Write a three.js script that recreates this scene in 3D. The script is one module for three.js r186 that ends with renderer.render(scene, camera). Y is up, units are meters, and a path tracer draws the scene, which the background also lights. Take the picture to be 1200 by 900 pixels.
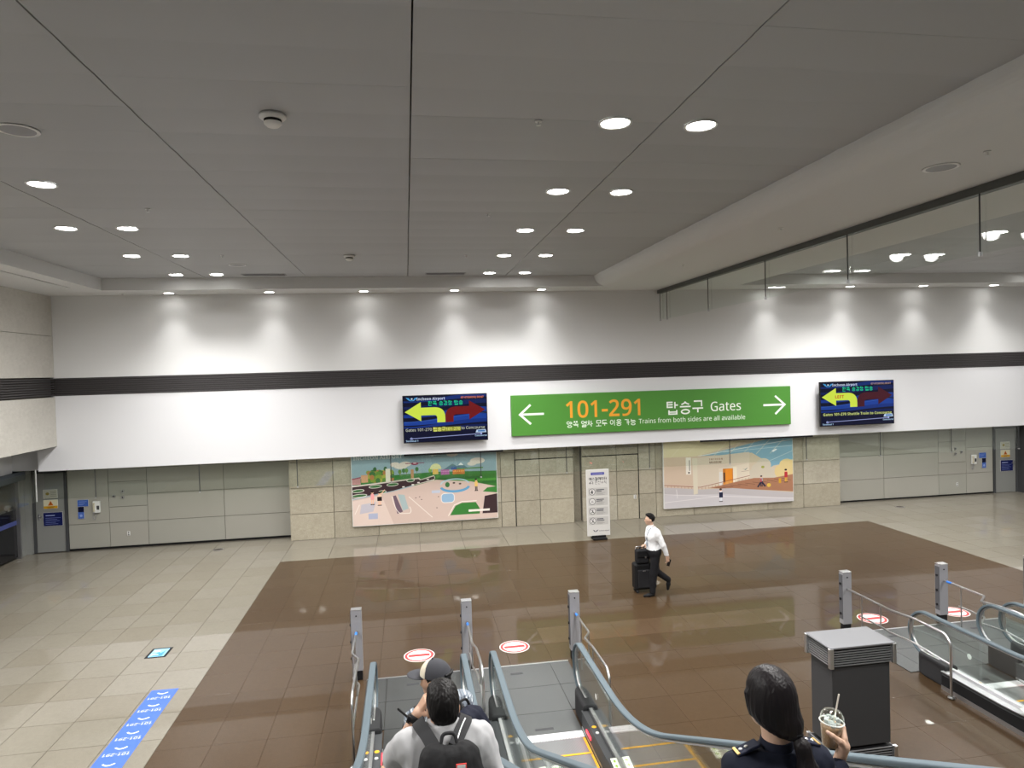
import * as THREE from 'three';
import { RoundedBoxGeometry } from 'three/addons/geometries/RoundedBoxGeometry.js';
import { mergeGeometries, mergeVertices, toCreasedNormals } from 'three/addons/utils/BufferGeometryUtils.js';
import { MarchingCubes } from 'three/addons/objects/MarchingCubes.js';
import { ImprovedNoise } from 'three/addons/math/ImprovedNoise.js';

// ---------------------------------------------------------------- camera, exposure
const scene = new THREE.Scene();
scene.background = new THREE.Color(0x000000);
const camera = new THREE.PerspectiveCamera(59.59, 1200 / 900, 0.05, 200);   // y up, the concourse runs along -z
camera.position.set(0, 5.0, 0);
camera.quaternion.setFromRotationMatrix(new THREE.Matrix4().set(
  0.98738224, 0.03139863, -0.15521096, 0,
  -0.02827987, 0.99935212, 0.02226162, 0,
  0.15580939, -0.01759138, 0.98763049, 0, 0, 0, 0, 1));
const renderer = new THREE.WebGLRenderer({ antialias: true });
renderer.toneMapping = THREE.LinearToneMapping;
renderer.toneMappingExposure = 0.8;
renderer.shadowMap.enabled = true;
const DOWN = 68, WASH = 16, GLOW = 30;         // candela of a ceiling downlight, of a wall washer; glow of their lenses

// ---------------------------------------------------------------- helpers
let seedN = 7;
const rnd = () => { seedN = (seedN * 1664525 + 1013904223) >>> 0; return seedN / 4294967296; };
const noise = new ImprovedNoise();
const used = {};
function numbered(n) { const k = used[n] = (used[n] ?? -1) + 1; return k ? n + '_' + String(k).padStart(3, '0') : n; }
function tag(o, label, category, group) { Object.assign(o.userData, { label, category }); if (group) o.userData.group = group; return o; }
function thing(name, label, category, p = [0, 0, 0], turn = 0, group) {
  const o = new THREE.Group(); o.name = numbered(name); o.position.set(...p); o.rotation.y = turn; scene.add(o);
  return tag(o, label, category, group);
}
function struct(name, p = [0, 0, 0]) { const o = new THREE.Group(); o.name = name; o.position.set(...p); o.userData.kind = 'structure'; scene.add(o); return o; }
function part(name, geo, m, parent, p) {
  const o = new THREE.Mesh(Array.isArray(geo) ? mergeGeometries(geo.map(g => g.index ? g.toNonIndexed() : g)) : geo, m);
  o.name = name; if (p) o.position.set(...p); parent.add(o); return o;
}
function copy(o, label, p, turn) {
  const c = o.clone(); c.name = numbered(o.name.replace(/_\d{3}$/, '')); c.userData = { ...o.userData, label };
  if (p) c.position.set(...p); if (turn !== undefined) c.rotation.y = turn; scene.add(c); return c;
}
function bx(w, h, d, x = 0, y = 0, z = 0) {                       // box, uv in metres
  const g = new THREE.BoxGeometry(w, h, d), u = g.attributes.uv, n = g.attributes.normal;
  for (let i = 0; i < u.count; i++) {
    const ax = Math.abs(n.getX(i)) > .5 ? [d, h] : Math.abs(n.getY(i)) > .5 ? [w, d] : [w, h];
    u.setXY(i, u.getX(i) * ax[0], u.getY(i) * ax[1]);
  }
  return g.translate(x, y, z);
}
function span(x0, x1, y0, y1, z0, z1) { return bx(x1 - x0, y1 - y0, z1 - z0, (x0 + x1) / 2, (y0 + y1) / 2, (z0 + z1) / 2); }
function rb(w, h, d, x = 0, y = 0, z = 0, r = .01, s = 2) { return new RoundedBoxGeometry(w, h, d, s, Math.min(r, w / 2.01, h / 2.01, d / 2.01)).translate(x, y, z); }
function cyl(r0, r1, h, x = 0, y = 0, z = 0, n = 20) { return new THREE.CylinderGeometry(r0, r1, h, n).translate(x, y, z); }
function lathe(pts, n = 28) { return new THREE.LatheGeometry(pts.map(p => new THREE.Vector2(...p)), n); }
function tube(pts, r, n = 40, k = 8, tension = .0) {
  const c = tension ? new THREE.CatmullRomCurve3(pts.map(p => new THREE.Vector3(...p)), false, 'catmullrom', tension) : poly(pts);
  return new THREE.TubeGeometry(c, n, r, k, false);
}
function poly(pts, r = .05) {                                     // straight runs with rounded corners
  const v = pts.map(p => new THREE.Vector3(...p)), c = new THREE.CurvePath();
  let a = v[0];
  for (let i = 1; i < v.length; i++) {
    if (i === v.length - 1) { c.add(new THREE.LineCurve3(a, v[i])); break; }
    const d0 = v[i].clone().sub(v[i - 1]), d1 = v[i + 1].clone().sub(v[i]), q = Math.min(r, d0.length() / 2.2, d1.length() / 2.2);
    const p0 = v[i].clone().addScaledVector(d0.normalize(), -q), p1 = v[i].clone().addScaledVector(d1.normalize(), q);
    c.add(new THREE.LineCurve3(a, p0)); c.add(new THREE.QuadraticBezierCurve3(p0, v[i].clone(), p1)); a = p1;
  }
  return c;
}
function ext(pts, depth, bevel = 0) {                             // outline in x,y, thickness along z (centred)
  const s = new THREE.Shape(pts.map(p => new THREE.Vector2(...p)));
  return new THREE.ExtrudeGeometry(s, { depth: depth - 2 * bevel, bevelEnabled: bevel > 0, bevelSize: bevel, bevelThickness: bevel, bevelSegments: 2, curveSegments: 10 }).translate(0, 0, -depth / 2 + bevel);
}
function zy(pts, x0, x1) {                                        // outline given as [z, y], solid from x0 to x1
  const s = new THREE.Shape(pts.map(p => new THREE.Vector2(-p[0], p[1])));
  return new THREE.ExtrudeGeometry(s, { depth: x1 - x0, bevelEnabled: false }).rotateY(Math.PI / 2).translate(x0, 0, 0);
}
// ---------------------------------------------------------------- textures and materials
function grain(size, f) {                                         // f(u, v) -> [r, g, b] 0..255
  const d = new Uint8Array(size * size * 4);
  for (let j = 0; j < size; j++) for (let i = 0; i < size; i++) { const c = f(i / size, j / size), k = (j * size + i) * 4; d[k] = c[0]; d[k + 1] = c[1]; d[k + 2] = c[2]; d[k + 3] = 255; }
  const t = new THREE.DataTexture(d, size, size); t.wrapS = t.wrapT = THREE.RepeatWrapping; t.magFilter = THREE.LinearFilter; t.minFilter = THREE.LinearMipmapLinearFilter; t.generateMipmaps = true; t.colorSpace = THREE.SRGBColorSpace; t.needsUpdate = true; return t;
}
function speck(base, amp, spots, dark, light) {
  return grain(256, (u, v) => {
    const n = noise.noise(Math.cos(u * 6.283) * 1.3 + 5, Math.sin(u * 6.283) * 1.3, Math.cos(v * 6.283) * 1.3 + Math.sin(v * 6.283) * 2.1) * amp;
    let k = n + (rnd() - .5) * spots, r = rnd();
    if (r < dark) k -= 34; else if (r > 1 - light) k += 22;
    return base.map(c => Math.max(0, Math.min(255, c + k)));
  });
}
function std(color, rough = .6, metal = 0, extra = {}) { return new THREE.MeshPhysicalMaterial({ color, roughness: rough, metalness: metal, specularIntensity: metal ? 1 : rough >= .5 ? .3 : .7, ...extra }); }
function phys(color, rough, extra = {}) { return new THREE.MeshPhysicalMaterial({ color, roughness: rough, ...extra }); }
const C = (r, g, b) => new THREE.Color().setRGB(r, g, b);
const texPale = speck([128, 123, 112], 4, 7, .02, .01), texBrown = speck([71, 55, 38], 3, 6, .03, .02), texStone = speck([172, 166, 151], 8, 30, .14, .10), texUpper = speck([198, 195, 188], 6, 16, .06, .05);
texStone.repeat.set(.9, .9); texUpper.repeat.set(.9, .9);
const M = {
  pale: [0xffffff, 0xf8f7f4, 0xf4f2ee, 0xfafaf8].map(c => phys(c, .4, { map: texPale, specularIntensity: .4, clearcoat: .7, clearcoatRoughness: .03 })),
  brown: [0xffffff, 0xfcfbfa, 0xf8f7f6, 0xfefdfc].map(c => phys(c, .4, { map: texBrown, specularIntensity: .35, clearcoat: .38, clearcoatRoughness: .02 })),
  brownPaler: phys(0xffffff, .35, { specularIntensity: .35, clearcoat: .38, clearcoatRoughness: .02, map: speck([80, 63, 47], 4, 6, .02, .02) }),  // slightly paler brown, for part of one inlay tile row
  grout: std(C(.10, .09, .075), .9), groutBrown: std(C(.035, .026, .018), .6),
  stone: [0xffffff, 0xf3f1ee, 0xfaf8f4, 0xeeece8].map(c => std(c, .62, 0, { map: texStone })),
  upper: std(0xffffff, .6, 0, { map: texUpper }),
  joint: std(C(.14, .13, .115), .9), gasket: std(C(.012, .012, .012), .8),
  plaster: std(C(.74, .745, .75), .75), plasterLow: std(C(.70, .705, .73), .7),
  soffit: std(C(.66, .665, .665), .8), coffer: std(C(.5, .49, .47), .8),
  panel: [C(.43, .437, .45), C(.44, .447, .46), C(.42, .427, .44)].map(c => std(c, .5)),
  void: std(C(.4, .4, .4), .9),
  slat: std(C(.075, .07, .072), .5), slatBack: std(C(.06, .055, .057), .8),
  metalWall: [C(.36, .35, .31), C(.37, .36, .32), C(.35, .345, .305)].map(c => std(c, .42)),
  door: std(C(.23, .235, .225), .45), white: std(C(.75, .75, .74), .5), whiteGloss: std(C(.78, .78, .77), .3),
  black: std(C(.012, .012, .013), .5), blackGloss: phys(C(.008, .008, .010), .12), darkGrey: std(C(.06, .062, .066), .5),
  steel: std(C(.62, .62, .63), .3, 1), steelSatin: std(C(.5, .5, .52), .42, 1), alu: std(C(.72, .72, .73), .35, 1),
  bollard: std(C(.30, .30, .32), .45, .1),
  rail: std(C(.105, .135, .155), .5), rubber: std(C(.03, .03, .032), .6),
  glass: phys(C(.95, .985, .97), .02, { transmission: 1, thickness: 0, ior: 1.5 }),
  smokeGlass: phys(C(.955, .975, .96), .02, { transmission: 1, thickness: 0, ior: 1.5 }),
  lens: std(0xffffff, .5, 0, { emissive: C(1, .975, .93), emissiveIntensity: GLOW }),
  plate: std(C(.085, .09, .09), .42, .5), plateLine: std(C(.5, .5, .5), .4, .8), tread: std(C(.18, .183, .187), .5, .1), yellow: std(C(.75, .40, .03), .6),
  comb: std(C(.8, .81, .83), .4, .2),
};

// ---------------------------------------------------------------- lights and their fittings
const words = ['closest to the far wall', 'second from the far wall', 'third from the far wall', 'fourth from the far wall', 'fifth from the far wall', 'sixth from the far wall', 'seventh from the far wall', 'eighth from the far wall', 'ninth from the far wall'];
function spot(parent, y, cd, angle, pen) {
  const l = new THREE.SpotLight(C(1, .98, .95), cd, 0, angle, pen, 2);
  l.position.set(0, y, 0); l.target.position.set(0, y - 3, 0); l.castShadow = true; l.shadow.radius = 8; l.shadow.mapSize.set(256, 256);
  parent.add(l, l.target);
}
let lampProto;
function downlight(x, y, z, label, cd, angle, pen, group, scale = 1) {
  const t = thing('ceiling_downlight', label, 'ceiling light', [x, y, z], 0, group);
  if (!lampProto) lampProto = [lathe([[.158, .002], [.186, -.001], [.19, -.008], [.182, -.016], [.166, -.014], [.158, -.004]], 36), lathe([[.0001, -.006], [.158, -.006], [.158, 0], [.0001, 0]], 36)];
  part('trim_ring', lampProto[0], M.whiteGloss, t).scale.setScalar(scale);
  part('lens', lampProto[1], M.lens, t).scale.setScalar(scale);
  spot(t, -.03, cd, angle, pen);
  return t;
}
const CEIL = 7.72, LOW = 7.4;
const rowsZ = Array.from({ length: 7 }, (_, i) => -18.72 + 2.865 * i);
[[-5.86, 'leftmost'], [-4.85, 'second'], [2.39, 'third'], [3.4, 'fourth'], [13.0, 'fifth'], [14.0, 'sixth'], [20.3, 'rightmost']].forEach(([x, row]) =>
  (x > 20 ? rowsZ.slice(0, 4) : rowsZ).forEach((z, i) => downlight(x, CEIL - .007, z, `round ceiling downlight in the ${row} lamp row, ${words[i]}`, DOWN, i ? 1.5 : 1.0, i ? .55 : 1, 'ceiling downlights')));
[-6.5, -3.8, -1.15, 1.5, 4.15, 11.75, 14.5, 17.2, 19.9].forEach((x, i) =>
  downlight(x, LOW, -20.1, 'round wall-washing downlight in the far soffit, ' + ['first', 'second', 'third', 'fourth', 'fifth', 'sixth', 'seventh', 'eighth', 'ninth'][i] + ' from the left', WASH, .74, 1, 'wall washing downlights', .8));

// ---------------------------------------------------------------- floor
const inlay = { x0: -3.5, x1: 13.95, z0: -18.68, z1: -5.0 };
{
  const f = struct('floor');
  part('screed', span(-14, 27, -.4, -.012, -24, 9), M.grout, f);
  const geos = {};
  const tile = (w, d) => geos[w.toFixed(3) + d.toFixed(3)] ??= (() => { const g = rb(w - .008, .014, d - .008, 0, -.007, 0, .002, 1); const u = g.attributes.uv, p = g.attributes.position; for (let i = 0; i < u.count; i++) u.setXY(i, p.getX(i) / .6, p.getZ(i) / .6); return g; })();
  const list = [], add = (x0, x1, z0, z1) => list.push([x0, x1, z0, z1]);
  const TW = .735, TD = .765;
  for (let i = 0; i < 12; i++) for (let j = 0; j < 22; j++) { const x1 = inlay.x0 - i * TW, z0 = -21.35 + 0.0 + j * TD; add(x1 - TW, x1, z0, z0 + TD); }
  for (let i = 0; i < 14; i++) for (const [z0, z1] of [[-21.35, -20.0], [-20.0, inlay.z0]]) { const x0 = inlay.x0 + i * (17.45 / 14); add(x0, x0 + 17.45 / 14, z0, z1); }
  for (let i = 0; i < 13; i++) for (let j = 0; j < 22; j++) { const x0 = inlay.x1 + i * TW, z0 = -21.35 + j * TD; add(x0, x0 + TW, z0, z0 + TD); }
  const seen = ([x0, x1, z0, z1]) => { const p = new THREE.Vector3((x0 + x1) / 2, 0, (z0 + z1) / 2).project(camera); return p.z < 1 && Math.abs(p.x) < 1.04 && Math.abs(p.y) < 1.06; };
  camera.updateMatrixWorld();
  const vis = list.filter(seen).sort((a, b) => b[3] - a[3]), near = vis.slice(0, 298), rest = list.filter(t => !near.includes(t));
  near.forEach((t, i) => part('floor_tile', tile(t[1] - t[0], t[3] - t[2]), M.pale[Math.floor(rnd() * 4)], f, [(t[0] + t[1]) / 2, 0, (t[2] + t[3]) / 2]));
  part('floor_tile', rest.map(t => tile(t[1] - t[0], t[3] - t[2]).clone().translate((t[0] + t[1]) / 2, 0, (t[2] + t[3]) / 2)), M.pale[0], f).userData.kind = 'stuff';
  part('floor_slab_near', span(-14, 27, -.012, -.002, -4.5, 9), M.pale[1], f);

  const b = struct('floor_inlay');
  part('bed', span(inlay.x0, inlay.x1, -.0119, -.0105, inlay.z0, inlay.z1), M.groutBrown, b);
  const W = 17.45 / 24, D = .76, all = [];
  for (let i = 0; i < 24; i++) for (let j = 0; j < 18; j++) { const x0 = inlay.x0 + i * W, z0 = inlay.z0 + j * D; if (z0 < -8.8 || ![.05, 1.73, 8.6, 10.28].some(e => x0 > e - .9 && x0 + W < e + .9)) all.push([x0, x0 + W, z0, z0 + D, j]); }
  const v2 = all.filter(seen).filter(t => !(t[2] > -10.9 && t[0] > -.8 && t[1] < 2.7)).sort((p, q) => q[3] - p[3]).slice(0, 298), r2 = all.filter(t => !v2.includes(t));
  v2.forEach(t => part('floor_tile', tile(t[1] - t[0] + .0055, t[3] - t[2] + .0055), t[4] === 8 && t[0] > 1.9 && t[0] < 7.4 ? M.brownPaler : M.brown[Math.floor(rnd() * 4)], b, [(t[0] + t[1]) / 2, 0, (t[2] + t[3]) / 2]));
  part('floor_tile', r2.map(t => tile(t[1] - t[0] + .0055, t[3] - t[2] + .0055).clone().translate((t[0] + t[1]) / 2, 0, (t[2] + t[3]) / 2)), M.brown[0], b).userData.kind = 'stuff';
}
// ---------------------------------------------------------------- ceiling: low soffit, coffers with bowed metal panels
{
  const c = struct('ceiling');
  part('roof_slab', span(-14, 27, 8.05, 8.3, -24, 9), M.void, c);
  part('soffit', [span(-14, 27, LOW, 8.05, -24, -19.4), span(-14, -8.5, LOW, 8.05, -19.4, 9), span(-8.42, -7.95, LOW, 8.05, -19.4, 9), span(-8.5, -8.42, LOW, 8.05, -19.4, -18.8), span(-8.5, -8.42, LOW + .3, 8.05, -18.8, 9), span(24, 27, LOW, 8.05, -19.4, 9), span(5.98, 10.22, LOW, 8.05, -19.4, 9)], M.soffit, c);
  const cove = (s) => { const p = []; for (let i = 0; i <= 10; i++) { const a = i / 10 * Math.PI / 2; p.push([s * (.36 * (1 - Math.sin(a))), .36 * (1 - Math.cos(a))]); } return p; };
  // curved bulkhead edges along the two long sides next to the glass
  for (const s of [1, -1]) {
    const x = s > 0 ? 5.98 : 10.22, pts = [[0, 0]];
    for (let i = 0; i <= 12; i++) { const a = i / 12 * Math.PI / 2; pts.push([-s * .38 * Math.sin(a), .34 * (1 - Math.cos(a))]); }
    pts.push([-s * .38, .5], [0, .5]);
    part('curved_edge', new THREE.ExtrudeGeometry(new THREE.Shape(pts.map(p => new THREE.Vector2(...p))), { depth: 28.4, bevelEnabled: false, curveSegments: 12 }).translate(x, LOW, -19.4), M.soffit, c);
  }
  const bow = (w, d) => {                                        // panel bowed 5 mm along z
    const p = [[0, .03]]; for (let i = 0; i <= 8; i++) { const t = i / 8; p.push([t * d, -.007 * Math.sin(t * Math.PI)]); } p.push([d, .03]);
    return zy(p.map(q => [q[0], q[1]]), 0, w);
  };
  const bays = [[[-7.95, -5.3, -2.65, .13, 2.93, 5.62], 5], [[10.6, 13.3, 16.05, 18.8, 21.5, 24], 5]];
  const PZ = .715, shared = {};
  for (const [xs] of bays) for (let i = 0; i < xs.length - 1; i++) {
    const w = xs[i + 1] - xs[i] - .016, n = xs[0] < 0 ? 25 : 18;
    for (let j = 0; j < n; j++) {
      const hole = j === 0 ? { '-5.3': -3.68, '0.13': 1.17 }[xs[i]] : undefined;
      if (hole !== undefined) {                                   // panel cut out round an air vent
        const a = xs[i] + .008, b = a + w, z0 = -19.4, z1 = z0 + PZ - .0015, h0 = hole - .545, h1 = hole + .545;
        part('ceiling_panel', [span(a, h0, CEIL, CEIL + .03, z0, z1), span(h1, b, CEIL, CEIL + .03, z0, z1), span(h0, h1, CEIL, CEIL + .03, z0, -18.98), span(h0, h1, CEIL, CEIL + .03, -18.72, z1)], M.panel[0], c);
        continue;
      }
      const g = shared[w.toFixed(2)] ??= bow(w, PZ - .0015);
      const m = part('ceiling_panel', g, M.panel[Math.floor(rnd() * 3)], c, [xs[i] + .008, CEIL + (rnd() - .5) * .002, -19.4 + j * PZ]);
      m.rotation.x = (rnd() - .5) * .002;
    }
    const zr = -19.4 + n * PZ;
    part('ceiling_panel', span(xs[i] + .008, xs[i + 1] - .008, CEIL, CEIL + .03, zr, 9), M.panel[1], c);
  }
}
// ---------------------------------------------------------------- far wall
{
  const w = struct('wall_far');
  part('plaster', [span(-10.27, 27, 5.1, 8.05, -20.9, -20.6)], M.plaster, w);
  part('plaster_lower', [span(-10.27, 27, 2.5, 4.6, -20.9, -20.6)], M.plasterLow, w);
  part('slat_backing', span(-9.76, 27, 4.6, 5.1, -20.9, -20.64), M.slatBack, w);
  for (let i = 0; i < 8; i++) part('slat', rb(36.7, .036, .06, 8.6, 4.634 + i * .0617, -20.605, .006, 1), M.slat, w);
  part('soffit_return', span(-10.27, 27, 2.5, 2.62, -22.4, -20.9), M.plasterLow, w);
  part('core', span(-14, 27, -.4, 8.05, -24, -22.4), M.joint, w);

  const s = struct('wall_stone');
  part('backing', [span(-3.58, 5.2, 0, 2.5, -21.6, -21.03), span(5.5, 14.6, 0, 2.5, -21.6, -21.03)], M.joint, s);
  part('niche', span(5.2, 5.5, 0, 2.5, -21.6, -21.25), M.stone[3], s);
  const cols = [-3.58, -2.3, -.98, .3, 1.58, 2.85, 3.3, 4.1, 5.21, 5.49, 6.65, 7.4, 7.98, 9.28, 10.6, 11.92, 13.24, 14.6], rows = [0, .8, 1.58, 2.36, 2.52];
  for (let i = 0; i < cols.length - 1; i++) {
    if (cols[i] === 5.21) continue;
    for (let j = 0; j < 4; j++) {
      const wide = (cols[i] === 3.3 && j < 3 ? .016 : 0), g = span(cols[i] + .008 + wide, cols[i + 1] - .008 - (cols[i + 1] === 7.4 ? .016 : 0), rows[j] + .007, rows[j + 1] - .007, -21.04, -20.95);
      const u = g.attributes.uv, du = rnd(), dv = rnd(); for (let k = 0; k < u.count; k++) u.setXY(k, u.getX(k) + du, u.getY(k) + dv);
      part('stone_panel', g, M.stone[Math.floor(rnd() * 4)], s);
    }
  }
  part('end_return', [span(-3.59, -3.55, 0, 2.5, -21.6, -20.96), span(14.57, 14.61, 0, 2.5, -21.6, -20.96)], M.stone[1], s);
  part('door_gap', [span(3.295, 3.325, 0, 2.12, -20.97, -20.945), span(7.375, 7.405, 0, 2.12, -20.97, -20.945), span(3.295, 5.2, 2.1, 2.13, -20.97, -20.945), span(5.5, 7.405, 2.1, 2.13, -20.97, -20.945)], M.gasket, s);

  const mw = (name, x0, x1, z, colsX, extra, dir) => {
    const g = struct(name);
    part('backing', span(Math.min(x0, x1), Math.max(x0, x1), 0, 2.55, z - .4, z - .03), M.joint, g);
    part('kick_strip', span(Math.min(x0, x1), Math.max(x0, x1), 0, .05, z - .03, z - .012), M.gasket, g);
    let n = 0;
    for (let i = 0; i < colsX.length - 1; i++) {
      const a = Math.min(colsX[i], colsX[i + 1]), b = Math.max(colsX[i], colsX[i + 1]);
      for (const [y0, y1] of extra[i]) part('metal_panel', rb(b - a - .012, y1 - y0 - .012, .03, (a + b) / 2, (y0 + y1) / 2, z - .015, .004, 1), M.metalWall[n++ % 3], g);
    }
    return g;
  };
  const big = [[.05, .77], [.77, 1.59], [1.59, 2.36], [2.36, 2.54]];
  mw('wall_panel_left', -9.97, -3.58, -21.5, [-9.97, -8.85, -7.78, -5.6, -3.58], [[[.77, 2.36], [2.36, 2.54], [.05, .77]], [[.05, .77], [.77, 1.23], [1.23, 1.98], [1.98, 2.36], [2.36, 2.54]], big, big]);
  mw('wall_panel_right', 14.6, 20.95, -21.3, [14.6, 16.55, 18.73, 19.85, 20.95], [big, big, [[.05, .77], [.77, 1.2], [1.2, 1.95], [1.95, 2.36], [2.36, 2.54]], [[.77, 1.7], [1.7, 2.36], [2.36, 2.54], [.05, .77]]]);

  // steel doors beside the panel walls
  const steelDoor = (name, x0, x1, z, flip) => {
    const d = struct(name);
    part('frame', [span(x0, x0 + .07, 0, 2.4, z - .2, z), span(x1 - .07, x1, 0, 2.4, z - .2, z), span(x0, x1, 2.33, 2.54, z - .2, z)], M.darkGrey, d);
    part('door_leaf', rb(x1 - x0 - .15, 2.31, .05, (x0 + x1) / 2, 1.165, z - .06, .004, 1), M.door, d);
    part('door_handle', [rb(.04, .16, .02, flip > 0 ? x0 + .16 : x1 - .16, 1.05, z - .03, .006), rb(.13, .022, .022, flip > 0 ? x0 + .2 : x1 - .2, 1.06, z - .005, .008)], M.steel, d);
    for (const y of [.25, 1.15, 2.05]) part('hinge', cyl(.012, .012, .11, flip > 0 ? x1 - .075 : x0 + .075, y, z - .03, 8), M.steelSatin, d);
    return d;
  };
  steelDoor('door_1', -10.9, -9.97, -21.45, 1);
  steelDoor('door_2', 20.95, 21.95, -21.25, -1);
  part('pier', span(21.95, 27, 0, 2.55, -22.4, -21.0), M.darkGrey, struct('wall_far_pier'));
}
// ---------------------------------------------------------------- side and rear walls
{
  const l = struct('wall_left');
  part('core', [span(-14, -9.86, 3.19, LOW, -20.6, 9), span(-14, -13.6, -.4, 3.19, -22.4, 9)], M.joint, l);
  const zs = [-20.6, -17.9, -15.2, -12.5, -9.8, -7.1, -4.4, -1.7, 1, 3.7, 6.4, 9], ys = [[3.19, 4.58], [5.12, 6.28], [6.28, LOW]];
  for (let i = 0; i < zs.length - 1; i++) for (const [y0, y1] of ys) part('stone_panel', span(-9.86, -9.76, y0 + .006, y1 - .006, zs[i] + .006, zs[i + 1] - .006), M.upper, l);
  for (let i = 0; i < 8; i++) part('slat', rb(.06, .036, 29.6, -9.785, 4.634 + i * .0617, -5.8, .006, 1), M.slat, l);
  const q = struct('wall_left_lower');
  part('plaster', [span(-13.6, -10.27, 2.5, 3.19, -22.4, -20.9), span(-13.6, -11.1, 2.45, 3.19, -20.9, 9)], M.plasterLow, q);
  part('fascia', span(-13.6, -11.0, 2.2, 2.45, -21.35, 9), std(C(.11, .13, .16), .5), q);
  part('pier', [span(-13.6, -11.05, 0, 2.2, -21.35, -20.95), span(-13.6, -11.05, 0, 2.2, -17.6, 9), span(-11.05, -10.9, 0, 2.5, -22.3, -21.35)], M.door, q);
  const d = struct('door_3');
  for (const [z0, z1] of [[-20.95, -19.35], [-19.2, -17.6]]) {
    part('door_leaf', span(-11.12, -11.06, .06, 2.16, z0, z1), M.blackGloss, d);
    part('blue_stripe', span(-11.06, -11.052, .98, 1.1, z0 + .03, z1 - .03), std(C(.07, .09, .28), .4), d);
  }
  part('frame', [span(-11.1, -10.98, 0, 2.2, -20.99, -20.93), span(-11.1, -10.98, 0, 2.2, -19.35, -19.2), span(-11.1, -10.98, 0, 2.2, -17.62, -17.56)], M.steelSatin, d);
  const r = struct('wall_right'); part('plaster', span(26.6, 27, -.4, 8.05, -22.4, 9), M.plaster, r);
  const b = struct('wall_rear'); part('plaster', span(-14, 27, -.4, 8.3, 9, 9.4), M.plaster, b);
  part('landing_slab', span(-2.2, 13, 3.6, 4.08, 2.0, 9), M.pale[2], struct('floor_upper'));
}
// ---------------------------------------------------------------- lettering
const CH = 'ㄱㄲㄴㄷㄸㄹㅁㅂㅃㅅㅆㅇㅈㅉㅊㅋㅌㅍㅎ', JU = 'ㅏㅐㅑㅒㅓㅔㅕㅖㅗㅘㅙㅚㅛㅜㅝㅞㅟㅠㅡㅢㅣ', JO = ' ㄱㄲㄳㄴㄵㄶㄷㄹㄺㄻㄼㄽㄾㄿㅀㅁㅂㅄㅅㅆㅇㅈㅊㅋㅌㅍㅎ';
const S = {                                                       // strokes of each letter in a unit box
  ㄱ: [[0, 0, 1, 0, 1, 1]], ㄴ: [[0, 0, 0, 1, 1, 1]], ㄷ: [[1, 0, 0, 0, 0, 1, 1, 1]], ㄹ: [[0, 0, 1, 0, 1, .5, 0, .5, 0, 1, 1, 1]], ㅁ: [[0, 0, 1, 0, 1, 1, 0, 1, 0, 0]],
  ㅂ: [[0, 0, 0, 1, 1, 1, 1, 0], [0, .5, 1, .5]], ㅅ: [[.5, 0, .4, .5, 0, 1], [.5, .1, .6, .55, 1, 1]], ㅇ: ['o'], ㅈ: [[0, 0, 1, 0], [.5, 0, .4, .5, 0, 1], [.5, .3, 1, 1]],
  ㅊ: [[.3, -.1, .7, -.1], [0, .2, 1, .2], [.5, .2, .4, .6, 0, 1], [.5, .45, 1, 1]], ㅋ: [[0, 0, 1, 0, 1, 1], [0, .5, 1, .5]], ㅌ: [[1, 0, 0, 0, 0, 1, 1, 1], [0, .5, 1, .5]],
  ㅍ: [[0, 0, 1, 0], [0, 1, 1, 1], [.3, 0, .3, 1], [.7, 0, .7, 1]], ㅎ: [[.35, -.1, .65, -.1], [0, .15, 1, .15], 'h'],
};
const V = { ㅏ: [[.3, 0, .3, 1], [.3, .5, 1, .5]], ㅑ: [[.3, 0, .3, 1], [.3, .35, 1, .35], [.3, .65, 1, .65]], ㅓ: [[.8, 0, .8, 1], [0, .5, .8, .5]], ㅕ: [[.8, 0, .8, 1], [0, .35, .8, .35], [0, .65, .8, .65]], ㅣ: [[.5, 0, .5, 1]],
  ㅐ: [[.25, 0, .25, 1], [.8, 0, .8, 1], [.25, .5, .8, .5]], ㅔ: [[.45, 0, .45, 1], [.9, 0, .9, 1], [0, .5, .45, .5]] };
const H = { ㅗ: [[.5, 0, .5, 1], [0, 1, 1, 1]], ㅛ: [[.33, 0, .33, 1], [.66, 0, .66, 1], [0, 1, 1, 1]], ㅜ: [[0, 0, 1, 0], [.5, 0, .5, 1]], ㅠ: [[0, 0, 1, 0], [.33, 0, .33, 1], [.66, 0, .66, 1]], ㅡ: [[0, .5, 1, .5]] };
function strokes(g, list, x, y, w, h) {
  for (const s of list) {
    g.beginPath();
    if (s === 'o') g.ellipse(x + w / 2, y + h / 2, w / 2, h / 2, 0, 0, 7);
    else if (s === 'h') g.ellipse(x + w / 2, y + h * .68, w * .36, h * .34, 0, 0, 7);
    else for (let i = 0; i < s.length; i += 2) g[i ? 'lineTo' : 'moveTo'](x + s[i] * w, y + s[i + 1] * h);
    g.stroke();
  }
}
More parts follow.
